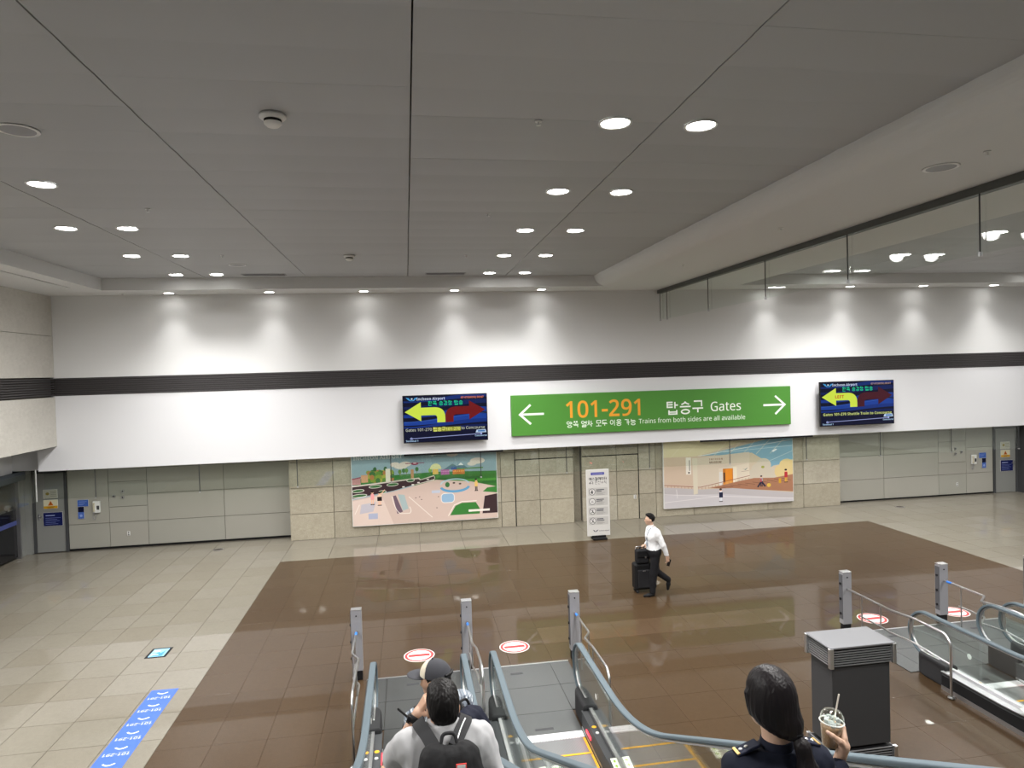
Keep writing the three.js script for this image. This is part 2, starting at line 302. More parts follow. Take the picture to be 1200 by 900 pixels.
function hangul(g, text, x, y, size, color, weight = .1, adv = 1.0) {   // y is the baseline; Latin falls back to the canvas font
  g.save(); g.strokeStyle = g.fillStyle = color; g.lineWidth = size * weight; g.lineJoin = 'miter'; g.lineCap = 'butt';
  for (const c of text) {
    const k = c.charCodeAt(0) - 0xac00;
    if (k < 0 || k > 11171) { if (c === ' ') x += size * .38; else { g.font = `bold ${size * .95}px sans-serif`; g.fillText(c, x, y); x += g.measureText(c).width; } continue; }
    const a = CH[Math.floor(k / 588)], v = JU[Math.floor(k % 588 / 28)], f = JO[k % 28], dbl = { ㅉ: 'ㅈ', ㄲ: 'ㄱ', ㄸ: 'ㄷ', ㅃ: 'ㅂ', ㅆ: 'ㅅ' };
    const X = x + size * .06, Y = y - size * .84, W = size * .84, B = size * .92, hf = f !== ' ', top = hf ? B * .55 : B;
    const put = (ch, px, py, pw, ph) => ch === 'ㄶ' ? (strokes(g, S.ㄴ, px, py, pw * .4, ph), strokes(g, S.ㅎ, px + pw * .55, py, pw * .45, ph)) : dbl[ch] ? (strokes(g, S[dbl[ch]], px, py, pw * .42, ph), strokes(g, S[dbl[ch]], px + pw * .56, py, pw * .42, ph)) : strokes(g, S[ch], px, py, pw, ph);
    const mix = { ㅘ: ['ㅗ', 'ㅏ'], ㅝ: ['ㅜ', 'ㅓ'], ㅟ: ['ㅜ', 'ㅣ'], ㅚ: ['ㅗ', 'ㅣ'], ㅢ: ['ㅡ', 'ㅣ'] }[v];
    if (mix) { put(a, X + W * .06, Y, W * .5, top * .42); strokes(g, H[mix[0]], X, Y + top * .58, W * .66, top * .3); strokes(g, V[mix[1]], X + W * .72, Y, W * .3, top * .98); }
    else if (V[v]) { put(a, X, Y + top * .05, W * .5, top * (hf ? .72 : .68)); strokes(g, V[v], X + W * .58, Y, W * .4, top * (hf ? .95 : .98)); }
    else { put(a, X + W * .14, Y, W * .72, top * .44); strokes(g, H[v] || H.ㅡ, X, Y + top * .58, W, top * .34); }
    if (hf) put(f, X + W * .14, Y + B * .66, W * .72, B * .32);
    x += size * adv;
  }
  g.restore(); return x;
}
function canvas(w, h, draw) {
  const c = document.createElement('canvas'); c.width = w; c.height = h; const g = c.getContext('2d'); draw(g, w, h);
  const t = new THREE.CanvasTexture(c); t.colorSpace = THREE.SRGBColorSpace; t.anisotropy = 8; return t;
}
const P = (g, col, pts) => { g.fillStyle = col; g.beginPath(); pts.forEach((p, i) => g[i ? 'lineTo' : 'moveTo'](p[0], p[1])); g.closePath(); g.fill(); };
const R = (g, col, x, y, w, h) => { g.fillStyle = col; g.fillRect(x, y, w, h); };
const E = (g, col, x, y, a, b, r = 0) => { g.fillStyle = col; g.beginPath(); g.ellipse(x, y, a, b, r, 0, 7); g.fill(); };
const L = (g, col, w, pts) => { g.strokeStyle = col; g.lineWidth = w; g.beginPath(); pts.forEach((p, i) => g[i ? 'lineTo' : 'moveTo'](p[0], p[1])); g.stroke(); };
const T = (g, col, font, s, x, y, al = 'left') => { g.fillStyle = col; g.font = font; g.textAlign = al; g.fillText(s, x, y); g.textAlign = 'left'; };
function face(w, h, x, y, z) { return new THREE.PlaneGeometry(w, h).translate(x, y, z); }
function print(tex, rough = .4, extra = {}) { return std(0xffffff, rough, 0, { map: tex, ...extra }); }

// ---------------------------------------------------------------- ceiling fittings
function ceilingItem(name, label, cat, p, build, group) { const t = thing(name, label, cat, p, 0, group); build(t); return t; }
const smoke = t => { part('base', lathe([[.0001, .002], [.1, 0], [.102, -.02], [.085, -.035], [.07, -.037], [.0001, -.037]]), M.white, t); part('collar', lathe([[.066, -.037], [.066, -.058], [.0001, -.058]]), M.black, t); part('sensor', lathe([[.068, -.058], [.066, -.07], [.045, -.09], [.0001, -.093]]), M.white, t); };
ceilingItem('smoke_detector', 'large white smoke detector on the grey ceiling panel, nearest to the viewer', 'smoke detector', [-1.29, CEIL - .008, -7.33], t => { smoke(t); t.scale.setScalar(1.35); });
ceilingItem('smoke_detector', 'small white smoke detector on the ceiling near the far fascia', 'smoke detector', [-1.21, CEIL - .008, -15.85], t => { smoke(t); t.scale.setScalar(1.3); });
const speaker = t => { part('rim', lathe([[.17, 0], [.205, -.002], [.205, -.012], [.17, -.012]], 36), M.whiteGloss, t); part('grille', lathe([[.0001, -.006], [.17, -.01], [.17, 0]], 36), M.bollard, t); };
ceilingItem('ceiling_speaker', 'round grey speaker grille in the pale soffit by the glass', 'speaker', [6.77, LOW, -7.59], speaker);
ceilingItem('ceiling_speaker', 'round grey speaker grille at the left edge of the ceiling', 'speaker', [-4.03, CEIL - .007, -7.97], speaker);
ceilingItem('ceiling_speaker', 'small flat round speaker grille beside the left air vent', 'speaker', [-3.96, CEIL - .007, -17.14], speaker);
const sprink = t => { part('rose', lathe([[.0001, 0], [.04, -.001], [.036, -.012], [.0001, -.012]], 18), M.white, t); part('stem', cyl(.012, .009, .035, 0, -.028, 0, 8), M.steel, t); part('deflector', cyl(.026, .026, .004, 0, -.048, 0, 12), M.steel, t); };
[[1.52, CEIL - .006, -7.28, 'in the panel left of the nearest lamp pair'], [1.49, CEIL - .006, -11.64, 'right of the centre joint halfway down the ceiling'], [1.48, CEIL - .006, -15.87, 'right of the centre joint near the right vent'], [-3.98, CEIL - .006, -11.49, 'right of the left lamp pairs'], [-3.97, CEIL - .006, -15.82, 'left of the small detector'], [6.82, LOW, -6.96, 'in the right soffit beside the round speaker'], [6.73, LOW, -11.2, 'in the middle of the right soffit'], [6.66, LOW, -15.37, 'in the right soffit towards the far wall'], [-7.6 + 3.1, LOW, -20.1, 'in the far soffit left of the first wall washer']]
  .forEach(([x, y, z, s], i) => ceilingItem('ceiling_sprinkler', 'small chrome sprinkler head ' + s, 'sprinkler', [i === 8 ? -7.7 : x, y, z], sprink));
const vent = t => {
  part('frame', [bx(1.12, .012, .035, 0, -.004, -.14), bx(1.12, .012, .035, 0, -.004, .14), bx(.035, .012, .28, -.545, -.004, 0), bx(.035, .012, .28, .545, -.004, 0)], M.bollard, t);
  part('duct', [bx(1.1, .01, .27, 0, .24, 0), bx(1.1, .24, .01, 0, .12, -.13), bx(1.1, .24, .01, 0, .12, .13), bx(.01, .24, .26, -.545, .12, 0), bx(.01, .24, .26, .545, .12, 0)], M.bollard, t);
  for (let i = 0; i < 22; i++) part('slat', bx(.012, .05, .25, -.5 + i * .0476, .018, 0), M.bollard, t);
};
ceilingItem('air_vent', 'rectangular louvred air vent in the ceiling, left one', 'air vent', [-3.68, CEIL, -18.85], vent);
ceilingItem('air_vent', 'rectangular louvred air vent in the ceiling, right of the centre joint', 'air vent', [1.17, CEIL, -18.85], vent);

// ---------------------------------------------------------------- smoke barrier glass
const ord = ['first', 'second', 'third', 'fourth', 'fifth', 'sixth', 'seventh', 'eighth', 'ninth', 'tenth', 'eleventh', 'twelfth', 'thirteenth'];
const rodZ = [-20.4, -19.84, -16.97, -14.07, -11.22, -8.35, -5.48, -2.6, .27];
{
  const ch = thing('glass_channel', 'dark metal channel under the right soffit that holds the hanging glass', 'channel', [8.1, LOW, -20.6]);
  part('channel', span(-.07, .07, -.118, -.004, .02, 28), std(C(.10, .105, .10), .5), ch);
  const zs = [-20.58, -16.97, -14.07, -11.22, -8.35, -5.48, -2.6, .27, 3.1];
  for (let i = 0; i < 8; i++) {
    const g = thing('smoke_barrier_glass', 'clear glass smoke barrier pane hanging from the right soffit, ' + ord[i] + ' from the far wall', 'glass panel', [8.1, 6.44, zs[i]], 0, 'hanging glass panes along the right soffit');
    part('pane', span(-.005, .005, 0, .84, .004, zs[i + 1] - zs[i] - .004), M.smokeGlass, g);
  }
  rodZ.forEach((z, i) => {
    const r = thing('hanger_rod', 'thin dark rod holding the right soffit glass, ' + ord[i] + ' from the far wall', 'hanger rod', [8.05, 6.42, z], 0, 'hanger rods on the soffit glass');
    part('rod', cyl(.011, .011, .9, 0, .45, 0, 8), M.darkGrey, r);
    part('clamp', [rb(.045, .05, .045, 0, .02, 0, .01), cyl(.03, .03, .02, 0, -.01, 0, 12)], M.steelSatin, r);
  });
  const xs = [-10.2, -8.85, -6.05, -3.3, -.55, 2.2, 4.93, 7.68, 10.45, 13.2, 15.95, 18.7, 21.4];
  for (let i = 0; i < 12; i++) {
    const g = thing('smoke_barrier_glass', 'clear glass smoke barrier pane below the white far wall, ' + ord[i] + ' from the left', 'glass panel', [xs[i], 1.68, -20.72], 0, 'hanging glass panes under the white wall');
    part('pane', span(.004, xs[i + 1] - xs[i] - .004, 0, .86, -.005, .005), M.smokeGlass, g);
    const r = thing('hanger_rod', 'thin rod holding the glass below the white wall, ' + ord[i] + ' from the left', 'hanger rod', [xs[i + 1], 1.66, -20.68], 0, 'hanger rods under the white wall');
    part('rod', cyl(.012, .012, .86, 0, .42, 0, 8), M.darkGrey, r);
    part('clamp', rb(.05, .04, .05, 0, .01, 0, .01), M.steelSatin, r);
  }
  for (const [x0, x1, s] of [[-.15, 2.9, 'below the left monitor'], [9.4, 13.4, 'below the right end of the green sign']]) {
    const g = thing('glass_clip_rail', 'black rail under the white wall ' + s, 'rail', [x0, 2.47, -20.63]);
    part('rail', rb(x1 - x0, .06, .05, (x1 - x0) / 2, 0, 0, .008), M.black, g);
    for (let i = 0; i < 3; i++) part('bracket', rb(.06, .08, .03, .2 + i * (x1 - x0 - .4) / 2, .02, -.02, .005), M.black, g);
  }
}
{
  const g = thing('smoke_barrier_glass', 'short glass smoke barrier pane with white edge in front of the black glass doors', 'glass panel', [-10.35, 1.65, -20.6]);
  part('pane', span(-.005, .005, 0, .86, 0, 2.6), M.smokeGlass, g);
  part('edge_strip', span(-.012, .012, 0, .9, -.02, .0), M.white, g);
}

// ---------------------------------------------------------------- monitors
function screenTex(second) {
  return canvas(1024, 576, (g, w, h) => {
    R(g, '#040a2c', 0, 0, w, h);
    const bands = [[0, 40, '#0d2f7a'], [70, 50, '#0a1f5c'], [170, 60, '#143a96'], [255, 70, '#1a44a4'], [320, 40, '#123488'], [390, 26, '#0a1c58']];
    for (const [y, t, c] of bands) { g.fillStyle = c; g.beginPath(); g.moveTo(0, y + 60); g.bezierCurveTo(300, y + 80, 600, y - 30, w, y - 10); g.lineTo(w, y + t - 10); g.bezierCurveTo(600, y + t, 300, y + t + 50, 0, y + t + 40); g.fill(); }
    R(g, '#050b30', 0, 420, w, 156);
    L(g, '#5078c8', 3, [[0, 330], [420, 300], [1024, 230]]);
    // emblem: a winged drop
    P(g, '#4aa8e8', [[30, 14], [70, 22], [84, 46], [104, 52], [124, 46], [138, 22], [178, 14], [150, 44], [128, 60], [84, 60], [56, 44]]); E(g, '#eaf6ff', 104, 34, 12, 10);
    T(g, '#dfeaff', 'bold 46px sans-serif', 'Incheon Airport', 160, 54);
    T(g, second ? '#c8a090' : '#ff8a5a', 'bold 34px sans-serif', '07-07(MON) 00:07', 705, 46);
    hangul(g, '왼쪽 승강장 탑승', 300, 118, 56, '#19d99a', .14, 1.0);
    const arrow = (m, c) => { g.save(); if (m) { g.translate(w, 0); g.scale(-1, 1); g.translate(m, 0); } g.fillStyle = c; g.beginPath(); g.moveTo(14, 196); g.lineTo(212, 76); g.lineTo(212, 146); g.lineTo(380, 146); g.quadraticCurveTo(506, 150, 508, 270); g.lineTo(508, 338); g.lineTo(408, 338); g.lineTo(408, 276); g.quadraticCurveTo(404, 244, 370, 244); g.lineTo(212, 244); g.lineTo(212, 316); g.closePath(); g.fill(); g.restore(); };
    arrow(0, '#e4fb52'); arrow(second ? 6 : 6, second ? '#4c1626' : '#7d1418');
    if (second) T(g, '#d8531c', 'bold 58px sans-serif', 'LEFT', 196, 216);
    if (second) T(g, '#e4f08c', 'bold 49px sans-serif', 'Gates 101-270 Shuttle Train to Concourse', 512, 446, 'center');
    else {
      T(g, '#e6ead2', '50px sans-serif', 'Gates 101-270', 18, 440); T(g, '#e6ead2', '50px sans-serif', 'to Concourse', 700, 436);
      R(g, '#9a9c3a', 352, 398, 344, 54); hangul(g, '탑승구', 356, 444, 52, '#f2f57a', .16, .98); T(g, '#f2f57a', 'bold 50px sans-serif', '101-270', 508, 444);
    }
    L(g, '#b9c4ff', 7, [[70, 530], [960, 500]]); E(g, '#b9c4ff', 86, 530, 14, 14); E(g, '#050b30', 86, 530, 6, 6); E(g, '#b9c4ff', 948, 500, 12, 12);
    P(g, '#d4e8ff', [[878, 486], [892, 450], [1004, 446], [1014, 486]]); R(g, '#4f86c8', 908, 456, 88, 20);
    T(g, '#bfe2ff', 'bold 30px sans-serif', 'Terminal 1', 18, 570); T(g, '#bfe2ff', 'bold 30px sans-serif', 'Concourse', 868, 534);
  });
}
function monitor(x0, x1, y0, y1, second, label) {
  const w = x1 - x0, h = y1 - y0, t = thing('wall_monitor', label, 'monitor', [(x0 + x1) / 2, y0, -20.6]);
  part('casing', rb(w, h, .07, 0, h / 2, .24, .01), M.black, t);
  part('wall_bracket', [rb(w * .8, h * .8, .07, .06, h / 2, .17, .01), rb(.5, .6, .14, 0, h / 2, .07, .01)], M.darkGrey, t);
  const tex = screenTex(second);
  part('screen', face(w - .045, h - .045, 0, h / 2, .2765), std(0x050505, .25, 0, { emissiveMap: tex, emissive: 0xffffff, emissiveIntensity: .95 }), t);
  const l = new THREE.RectAreaLight(C(.35, .5, .9), .25, w - .05, h - .05); l.position.set(0, h / 2, .285); l.rotation.y = Math.PI; t.add(l);
}
monitor(-.14, 2.41, 2.86, 4.29, false, 'wall monitor left of the green sign showing a yellow left arrow');
monitor(13.5, 16.22, 2.8, 4.28, true, 'wall monitor right of the green sign with LEFT on its yellow arrow');

// ---------------------------------------------------------------- green gate sign
{
  const w = 9.38, h = 1.27, t = thing('gate_sign', 'long green gate sign with white arrows and orange numbers 101-291', 'sign', [7.86, 2.91, -20.6]);
  part('sign_box', rb(w, h, .1, 0, h / 2, .05, .012), std(C(.09, .24, .06), .4), t);
  const tex = canvas(2048, 278, (g) => {
    R(g, '#4d8a37', 0, 0, 2048, 278);
    const ar = (x, d) => { g.lineCap = 'butt'; L(g, '#eef4ee', 15, [[x, 132], [x + d * 168, 132]]); L(g, '#eef4ee', 15, [[x + d * 92, 66], [x + d * 166, 132], [x + d * 92, 200]]); };
    ar(224, -1); ar(1836, 1);
    g.save(); g.translate(356, 166); g.scale(1.0, 1); T(g, '#eaa234', '158px sans-serif', '101-291', 12, 0); g.strokeStyle = '#eaa234'; g.lineWidth = 5; g.strokeText('101-291', 12, 0); g.restore();
    hangul(g, '탑승구', 1104, 164, 96, '#f2f7f2', .11, .97); T(g, '#f2f7f2', '94px sans-serif', 'Gates', 1428, 160);
    hangul(g, '양쪽 열차 모두 이용 가능', 380, 232, 46, '#e8f2e8', .11, .93); T(g, '#e8f2e8', '46px sans-serif', 'Trains from both sides are all available', 898, 228);
  });
  part('sign_face', face(w - .02, h - .02, 0, h / 2, .1015), print(tex, .45), t);
}
// ---------------------------------------------------------------- murals
function mural(x0, x1, y0, y1, tex, label) {
  const w = x1 - x0, h = y1 - y0, t = thing('wall_mural', label, 'mural', [(x0 + x1) / 2, y0, -20.94]);
  part('board', rb(w, h, .09, 0, h / 2, .045, .006), M.white, t);
  part('printed_face', face(w - .03, h - .03, 0, h / 2, .0915), print(tex, .3), t);
}
const figure = (g, x, y, s, top, bottom, skin = '#e8b89a', hair = '#241a1c') => {
  R(g, bottom, x - 9 * s, y - 42 * s, 7 * s, 38 * s); R(g, bottom, x + 2 * s, y - 42 * s, 7 * s, 38 * s); E(g, '#241a1c', x - 7 * s, y - 2 * s, 8 * s, 3 * s); E(g, '#241a1c', x + 7 * s, y - 2 * s, 8 * s, 3 * s);
  g.fillStyle = top; g.beginPath(); g.roundRect(x - 12 * s, y - 78 * s, 24 * s, 42 * s, 6 * s); g.fill(); E(g, skin, x, y - 88 * s, 9 * s, 10 * s); E(g, hair, x - 1 * s, y - 93 * s, 10 * s, 7 * s);
};
mural(-1.75, 2.72, .33, 2.5, canvas(1536, 746, (g, w, h) => {
  R(g, '#8fa9b4', 0, 0, w, h);
  for (const [x, y, a, b] of [[510, 130, 70, 30], [560, 110, 60, 28], [450, 110, 50, 26], [1330, 110, 80, 34], [1270, 140, 50, 22], [1060, 30, 60, 20]]) E(g, '#d8cfc4', x, y, a, b);
  T(g, '#dfe6e8', 'bold 56px sans-serif', 'INCHEON AIRPORT', 20, 44);
  const plane = (x, y, s, c) => { E(g, c, x, y, 38 * s, 16 * s); R(g, c, x - 100 * s, y - 8 * s, 200 * s, 7 * s); E(g, '#ead8d8', x, y - 6 * s, 20 * s, 6 * s); };
  plane(660, 110, 1, '#8c3350'); plane(850, 34, .4, '#e4e8ea'); plane(1230, 24, .4, '#c86e3c');
  P(g, '#5d7f86', [[960, 190], [1060, 130], [1110, 160], [1150, 120], [1230, 190]]); P(g, '#e4e8e6', [[1120, 150], [1150, 120], [1180, 150]]); R(g, '#5b8c50', 1060, 180, 330, 14); L(g, '#5a6e9c', 6, [[960, 190], [1060, 160], [1230, 182]]);
  P(g, '#3c7a3c', [[0, 310], [0, 250], [200, 240], [500, 220], [900, 210], [1536, 230], [1536, 420], [900, 360]]);
  for (let i = 0; i < 60; i++) { const q = i / 60; E(g, ['#7f9c3c', '#5c8a3c', '#a3a84a', '#b07a4a', '#3f7440'][i % 5], 170 + (i * 61) % 250, 180 + (i * 37) % 110, 22 + i % 14, 20 + i % 10); }
  R(g, '#b88a8a', 0, 236, 90, 70); P(g, '#8a4658', [[0, 240], [92, 224], [92, 236], [0, 252]]); R(g, '#cf9f7c', 96, 206, 70, 80);
  for (const [x, y, c] of [[500, 190, '#5c8a3c'], [540, 180, '#3f7440'], [570, 180, '#5c8a3c'], [680, 170, '#3f7440'], [820, 190, '#7fae4a'], [860, 170, '#9cc860'], [240, 150, '#33643a'], [350, 150, '#33643a']]) { E(g, c, x, y, 18, 24); R(g, '#6a4a34', x - 2, y + 16, 4, 26); }
  R(g, '#b98c62', 615, 170, 30, 110); R(g, '#e7e2d2', 350, 150, 48, 140); g.fillStyle = '#d8d8a0'; g.beginPath(); g.arc(880, 180, 60, Math.PI, 0); g.fill(); R(g, '#dcb860', 846, 180, 60, 56);
  R(g, '#a85a9a', 934, 190, 90, 56); R(g, '#c8783c', 1060, 196, 130, 52); R(g, '#3c5c9c', 1044, 170, 60, 26);
  for (let k = 0; k < 6; k++) { R(g, '#f0c870', 1070 + k * 20, 208, 9, 12); R(g, '#d8a0cc', 942 + k * 14, 204, 7, 10); }
  P(g, '#3a7434', [[870, 262], [1100, 246], [1536, 262], [1536, 400], [1260, 330], [870, 300]]);
  for (let i = 0; i < 40; i++) E(g, ['#4c8c3c', '#2f6430'][i % 2], 900 + i * 16, 260 + (i * 29) % 60 + i, 22, 14);
  P(g, '#d6ccc4', [[0, 316], [700, 262], [716, 284], [860, 244], [872, 274], [860, 300], [0, 460]]);
  P(g, '#3c2c30', [[0, 330], [690, 276], [712, 292], [860, 256], [866, 286], [420, 390], [0, 452]]);
  for (const [x, y, a] of [[60, 372, 62], [240, 334, 66], [420, 322, 60], [610, 288, 40], [70, 424, 80], [310, 396, 40]]) { g.lineWidth = 5; g.strokeStyle = '#e8e4dc'; g.fillStyle = '#3a6a3c'; g.beginPath(); g.ellipse(x, y, a, 16, -.05, 0, 7); g.fill(); g.stroke(); }
  for (const [x, y] of [[520, 348], [620, 330], [680, 310], [780, 280]]) R(g, '#e8e4dc', x, y, 26, 12);
  P(g, '#cbb5ab', [[0, 468], [430, 396], [880, 296], [1250, 332], [1536, 404], [1536, 746], [0, 746]]);
  P(g, '#d8c4ba', [[0, 480], [300, 430], [420, 746], [0, 746]]); P(g, '#bcb8c2', [[90, 520], [240, 500], [210, 600], [70, 620]]);
  L(g, '#e8e0d8', 6, [[586, 462], [830, 700]]); L(g, '#e8e0d8', 6, [[20, 620], [70, 520]]); R(g, '#aab0c8', 160, 620, 96, 60);
  P(g, '#6d5a68', [[420, 446], [450, 440], [520, 620], [460, 640]]); P(g, '#a3b4b6', [[470, 430], [540, 440], [580, 590], [520, 610]]); g.lineWidth = 7; g.strokeStyle = '#e6e0d8'; g.beginPath(); g.moveTo(410, 450); g.quadraticCurveTo(440, 620, 500, 640); g.lineTo(590, 640); g.quadraticCurveTo(620, 620, 590, 570); g.stroke();
  g.lineWidth = 26; g.strokeStyle = '#5f9cc4'; g.beginPath(); g.ellipse(1080, 376, 150, 56, 0, .1, 3.0); g.stroke(); g.lineWidth = 12; g.strokeStyle = '#a9cbd8'; g.beginPath(); g.ellipse(1080, 352, 150, 54, 0, 3.1, 6.2); g.stroke();
  E(g, '#3a7040', 1000, 356, 24, 28); E(g, '#4a3a34', 1070, 340, 14, 9); E(g, '#4a3a34', 1136, 352, 14, 9);
  g.lineWidth = 7; g.strokeStyle = '#e6e0d8'; g.fillStyle = '#8fb0cc'; g.beginPath(); g.roundRect(930, 450, 140, 100, 36); g.fill(); g.stroke(); R(g, '#b9c0d0', 830, 410, 90, 30);
  P(g, '#3a7a38', [[1020, 690], [1080, 590], [1150, 562], [1300, 562], [1346, 640], [1340, 690]]); L(g, '#ece6de', 7, [[1000, 696], [1068, 580], [1150, 548], [1310, 548]]);
  P(g, '#3c2c30', [[1370, 690], [1400, 500], [1536, 480], [1536, 690]]); P(g, '#3a7a38', [[1380, 450], [1430, 410], [1536, 400], [1536, 470]]);
  R(g, '#e4dcd4', 1220, 640, 230, 24); for (const [x, y] of [[700, 470], [720, 500], [660, 480], [880, 600], [900, 480]]) E(g, '#4a3a3c', x, y, 8, 4);
  figure(g, 206, 528, 1.5, '#e8a0a0', '#e8b89a'); figure(g, 280, 540, 1.5, '#e8c8a8', '#e8b89a'); R(g, '#221a1c', 256, 446, 48, 44); L(g, '#e8b89a', 10, [[296, 420], [336, 372]]); figure(g, 1310, 440, 1.35, '#e8c070', '#2a2224');
}), 'illustrated wall mural of an airport plaza with green lawns under the left monitor');
mural(8.21, 12.81, .27, 2.5, canvas(1536, 746, (g, w, h) => {
  R(g, '#cbbba4', 0, 0, w, h);
  P(g, '#7fa8bc', [[380, 190], [700, 130], [1536, -40], [1536, 300], [1300, 330], [1230, 370], [1200, 270], [1040, 170]]);
  P(g, '#d6cba8', [[0, 0], [1100, 0], [560, 140], [380, 180], [0, 180]]);
  for (let i = 0; i < 9; i++) L(g, '#e2d8be', 4, [[100 + i * 170, 0], [-100 + i * 170, 190]]); L(g, '#e2e4e0', 6, [[400, 180], [1536, 40]]); L(g, '#c8d4d8', 4, [[700, 150], [1536, 110]]); L(g, '#c8d4d8', 4, [[1100, 330], [1536, 170]]);
  for (const [x, y, a, b] of [[1180, 320, 90, 80], [1120, 360, 90, 70], [1230, 420, 110, 80], [1060, 430, 80, 70]]) E(g, '#c9bfae', x, y, a, b);
  for (const [x, y, a, b] of [[1460, 330, 90, 70], [1400, 400, 90, 80], [1536, 380, 70, 110]]) E(g, '#d8c28c', x, y, a, b);
  R(g, '#cbb6a2', 0, 180, 640, 370); P(g, '#d0c2b0', [[380, 200], [1010, 160], [1010, 460], [640, 520], [380, 540]]);
  P(g, '#d8ccba', [[640, 330], [1000, 290], [1010, 450], [640, 500]]);
  T(g, '#7a4a3c', 'bold 26px sans-serif', 'I N C H E O N', 530, 232); T(g, '#5c3a30', 'bold 34px sans-serif', 'MUSEUM', 530, 270);
  R(g, '#e6e0d6', 256, 190, 60, 190); R(g, '#3a2c2c', 294, 220, 8, 120); E(g, '#3a2c2c', 290, 360, 10, 10);
  R(g, '#dad8d4', 646, 370, 40, 170); R(g, '#c87a2c', 690, 336, 120, 190); P(g, '#e08c30', [[720, 340], [800, 336], [800, 480], [720, 470]]); R(g, '#5a4030', 694, 380, 22, 110); P(g, '#d89a50', [[690, 526], [730, 470], [810, 480], [810, 520]]); R(g, '#e4dac6', 810, 320, 46, 190);
  P(g, '#7a8a80', [[920, 340], [950, 356], [990, 336], [960, 366]]); L(g, '#8a6a5c', 3, [[910, 380], [1000, 372]]);
  P(g, '#a5765c', [[520, 546], [860, 490], [1060, 460], [1300, 470], [1536, 440], [1536, 640], [1060, 590]]);
  for (let i = 0; i < 10; i++) L(g, '#6c4438', 4, [[600 + i * 88, 540 - i * 7], [720 + i * 88, 552 - i * 5]]);
  L(g, '#8c5048', 6, [[0, 486], [420, 530], [1010, 430]]); for (let i = 0; i < 26; i++) L(g, '#a06a5c', 3, [[i * 40, 488 + (i < 11 ? i * 4 : 44 - (i - 11) * 6)], [i * 40, 520 + (i < 11 ? i * 4 : 44 - (i - 11) * 6)]]);
  P(g, '#b9b3b6', [[0, 510], [430, 556], [800, 560], [1536, 650], [1536, 746], [0, 746]]); P(g, '#c5c0c4', [[0, 600], [700, 620], [1536, 720], [1536, 746], [0, 746]]);
  for (const [a, b] of [[[0, 590], [1536, 716]], [[0, 680], [700, 640]], [[140, 540], [150, 640]]]) L(g, '#dcd8d8', 6, [a, b]);
  P(g, '#d4cbb8', [[330, 200], [390, 200], [390, 600], [340, 610]]);
  figure(g, 660, 706, 1.5, '#e8ecf0', '#dfe4ea'); R(g, '#1e2440', 640, 600, 44, 60);
  figure(g, 1150, 560, 1.25, '#9aa4b0', '#20243c'); P(g, '#20243c', [[1140, 500], [1160, 500], [1206, 560], [1186, 566], [1150, 520], [1110, 572], [1096, 562]]); R(g, '#c03848', 1138, 470, 16, 40); E(g, '#d8b44c', 1240, 550, 24, 22);
  figure(g, 1450, 530, 1.55, '#b8343c', '#d8a83c'); R(g, '#c8982c', 1360, 480, 30, 56); E(g, '#9aa04a', 1170, 340, 20, 14); P(g, '#eef0f0', [[1280, 160], [1330, 140], [1350, 146], [1300, 176]]);
}), 'illustrated wall mural of a museum hall with strolling figures under the green sign');

// ---------------------------------------------------------------- safety banner
{
  const t = thing('safety_banner', 'tall white standing banner with four round escalator safety icons', 'banner stand', [5.38, 0, -18.78]);
  part('foot', [rb(.42, .05, .3, .0, .025, .03, .01), rb(.42, .09, .07, 0, .06, 0, .01)], M.black, t);
  part('board', rb(.68, 1.93, .03, 0, 1.06, 0, .006), M.white, t);
  const tex = canvas(420, 1200, (g) => {
    R(g, '#cfcdca', 0, 0, 420, 1200); g.fillStyle = '#4b4d9c'; g.beginPath(); g.roundRect(82, 44, 256, 50, 12); g.fill(); L(g, '#9c9ccc', 10, [[112, 70], [308, 70]]);
    hangul(g, '에스컬레이터', 42, 186, 58, '#1d1d1f', .13); hangul(g, '4대 안전수칙', 44, 256, 58, '#3a3a3c', .085);
    for (let i = 0; i < 4; i++) {
      const y = 400 + i * 178; g.fillStyle = '#bdbbb8'; g.beginPath(); g.roundRect(26, y - 72, 368, 146, 14); g.fill();
      g.lineWidth = 8; g.strokeStyle = '#3c3c3e'; g.fillStyle = '#d6d4d2'; g.beginPath(); g.arc(100, y, 56, 0, 7); g.fill(); g.stroke();
      if (i === 0) { E(g, '#2a2a2c', 100, y - 24, 10, 11); R(g, '#2a2a2c', 86, y - 12, 28, 46); L(g, '#2a2a2c', 9, [[84, y - 6], [64, y + 24]]); }
      if (i === 1) { L(g, '#6a6a6c', 7, [[74, y + 20], [126, y + 20]]); R(g, '#6a6a6c', 86, y - 18, 8, 30); R(g, '#6a6a6c', 106, y - 18, 8, 30); }
      if (i > 1) { E(g, '#2a2a2c', 108, y - 26, 9, 9); L(g, '#2a2a2c', 11, [[106, y - 14], [98, y + 10], [78, y + 32]]); L(g, '#2a2a2c', 10, [[98, y + 8], [122, y + 32]]); L(g, '#3c3c3e', 8, [[62, y - 40], [138, y + 40]]); }
      L(g, '#55555a', 18, [[176, y - 34], [330 - i * 9, y - 34]]); L(g, '#55555a', 16, [[176, y - 6], [280 + i * 14, y - 6]]); for (let k = 0; k < 3; k++) L(g, '#8a8886', 6, [[176, y + 20 + k * 18], [350 - (k * 41 + i * 17) % 70, y + 20 + k * 18]]);
    }
    P(g, '#3a3c50', [[96, 1098], [134, 1110], [140, 1126], [150, 1130], [160, 1126], [166, 1110], [204, 1098], [176, 1130], [150, 1140], [124, 1130]]); T(g, '#4a4a4c', 'bold 26px sans-serif', 'Incheon Airport', 212, 1130);
  });
  part('print', face(.66, 1.9, 0, 1.06, .0158), print(tex, .45), t);
}
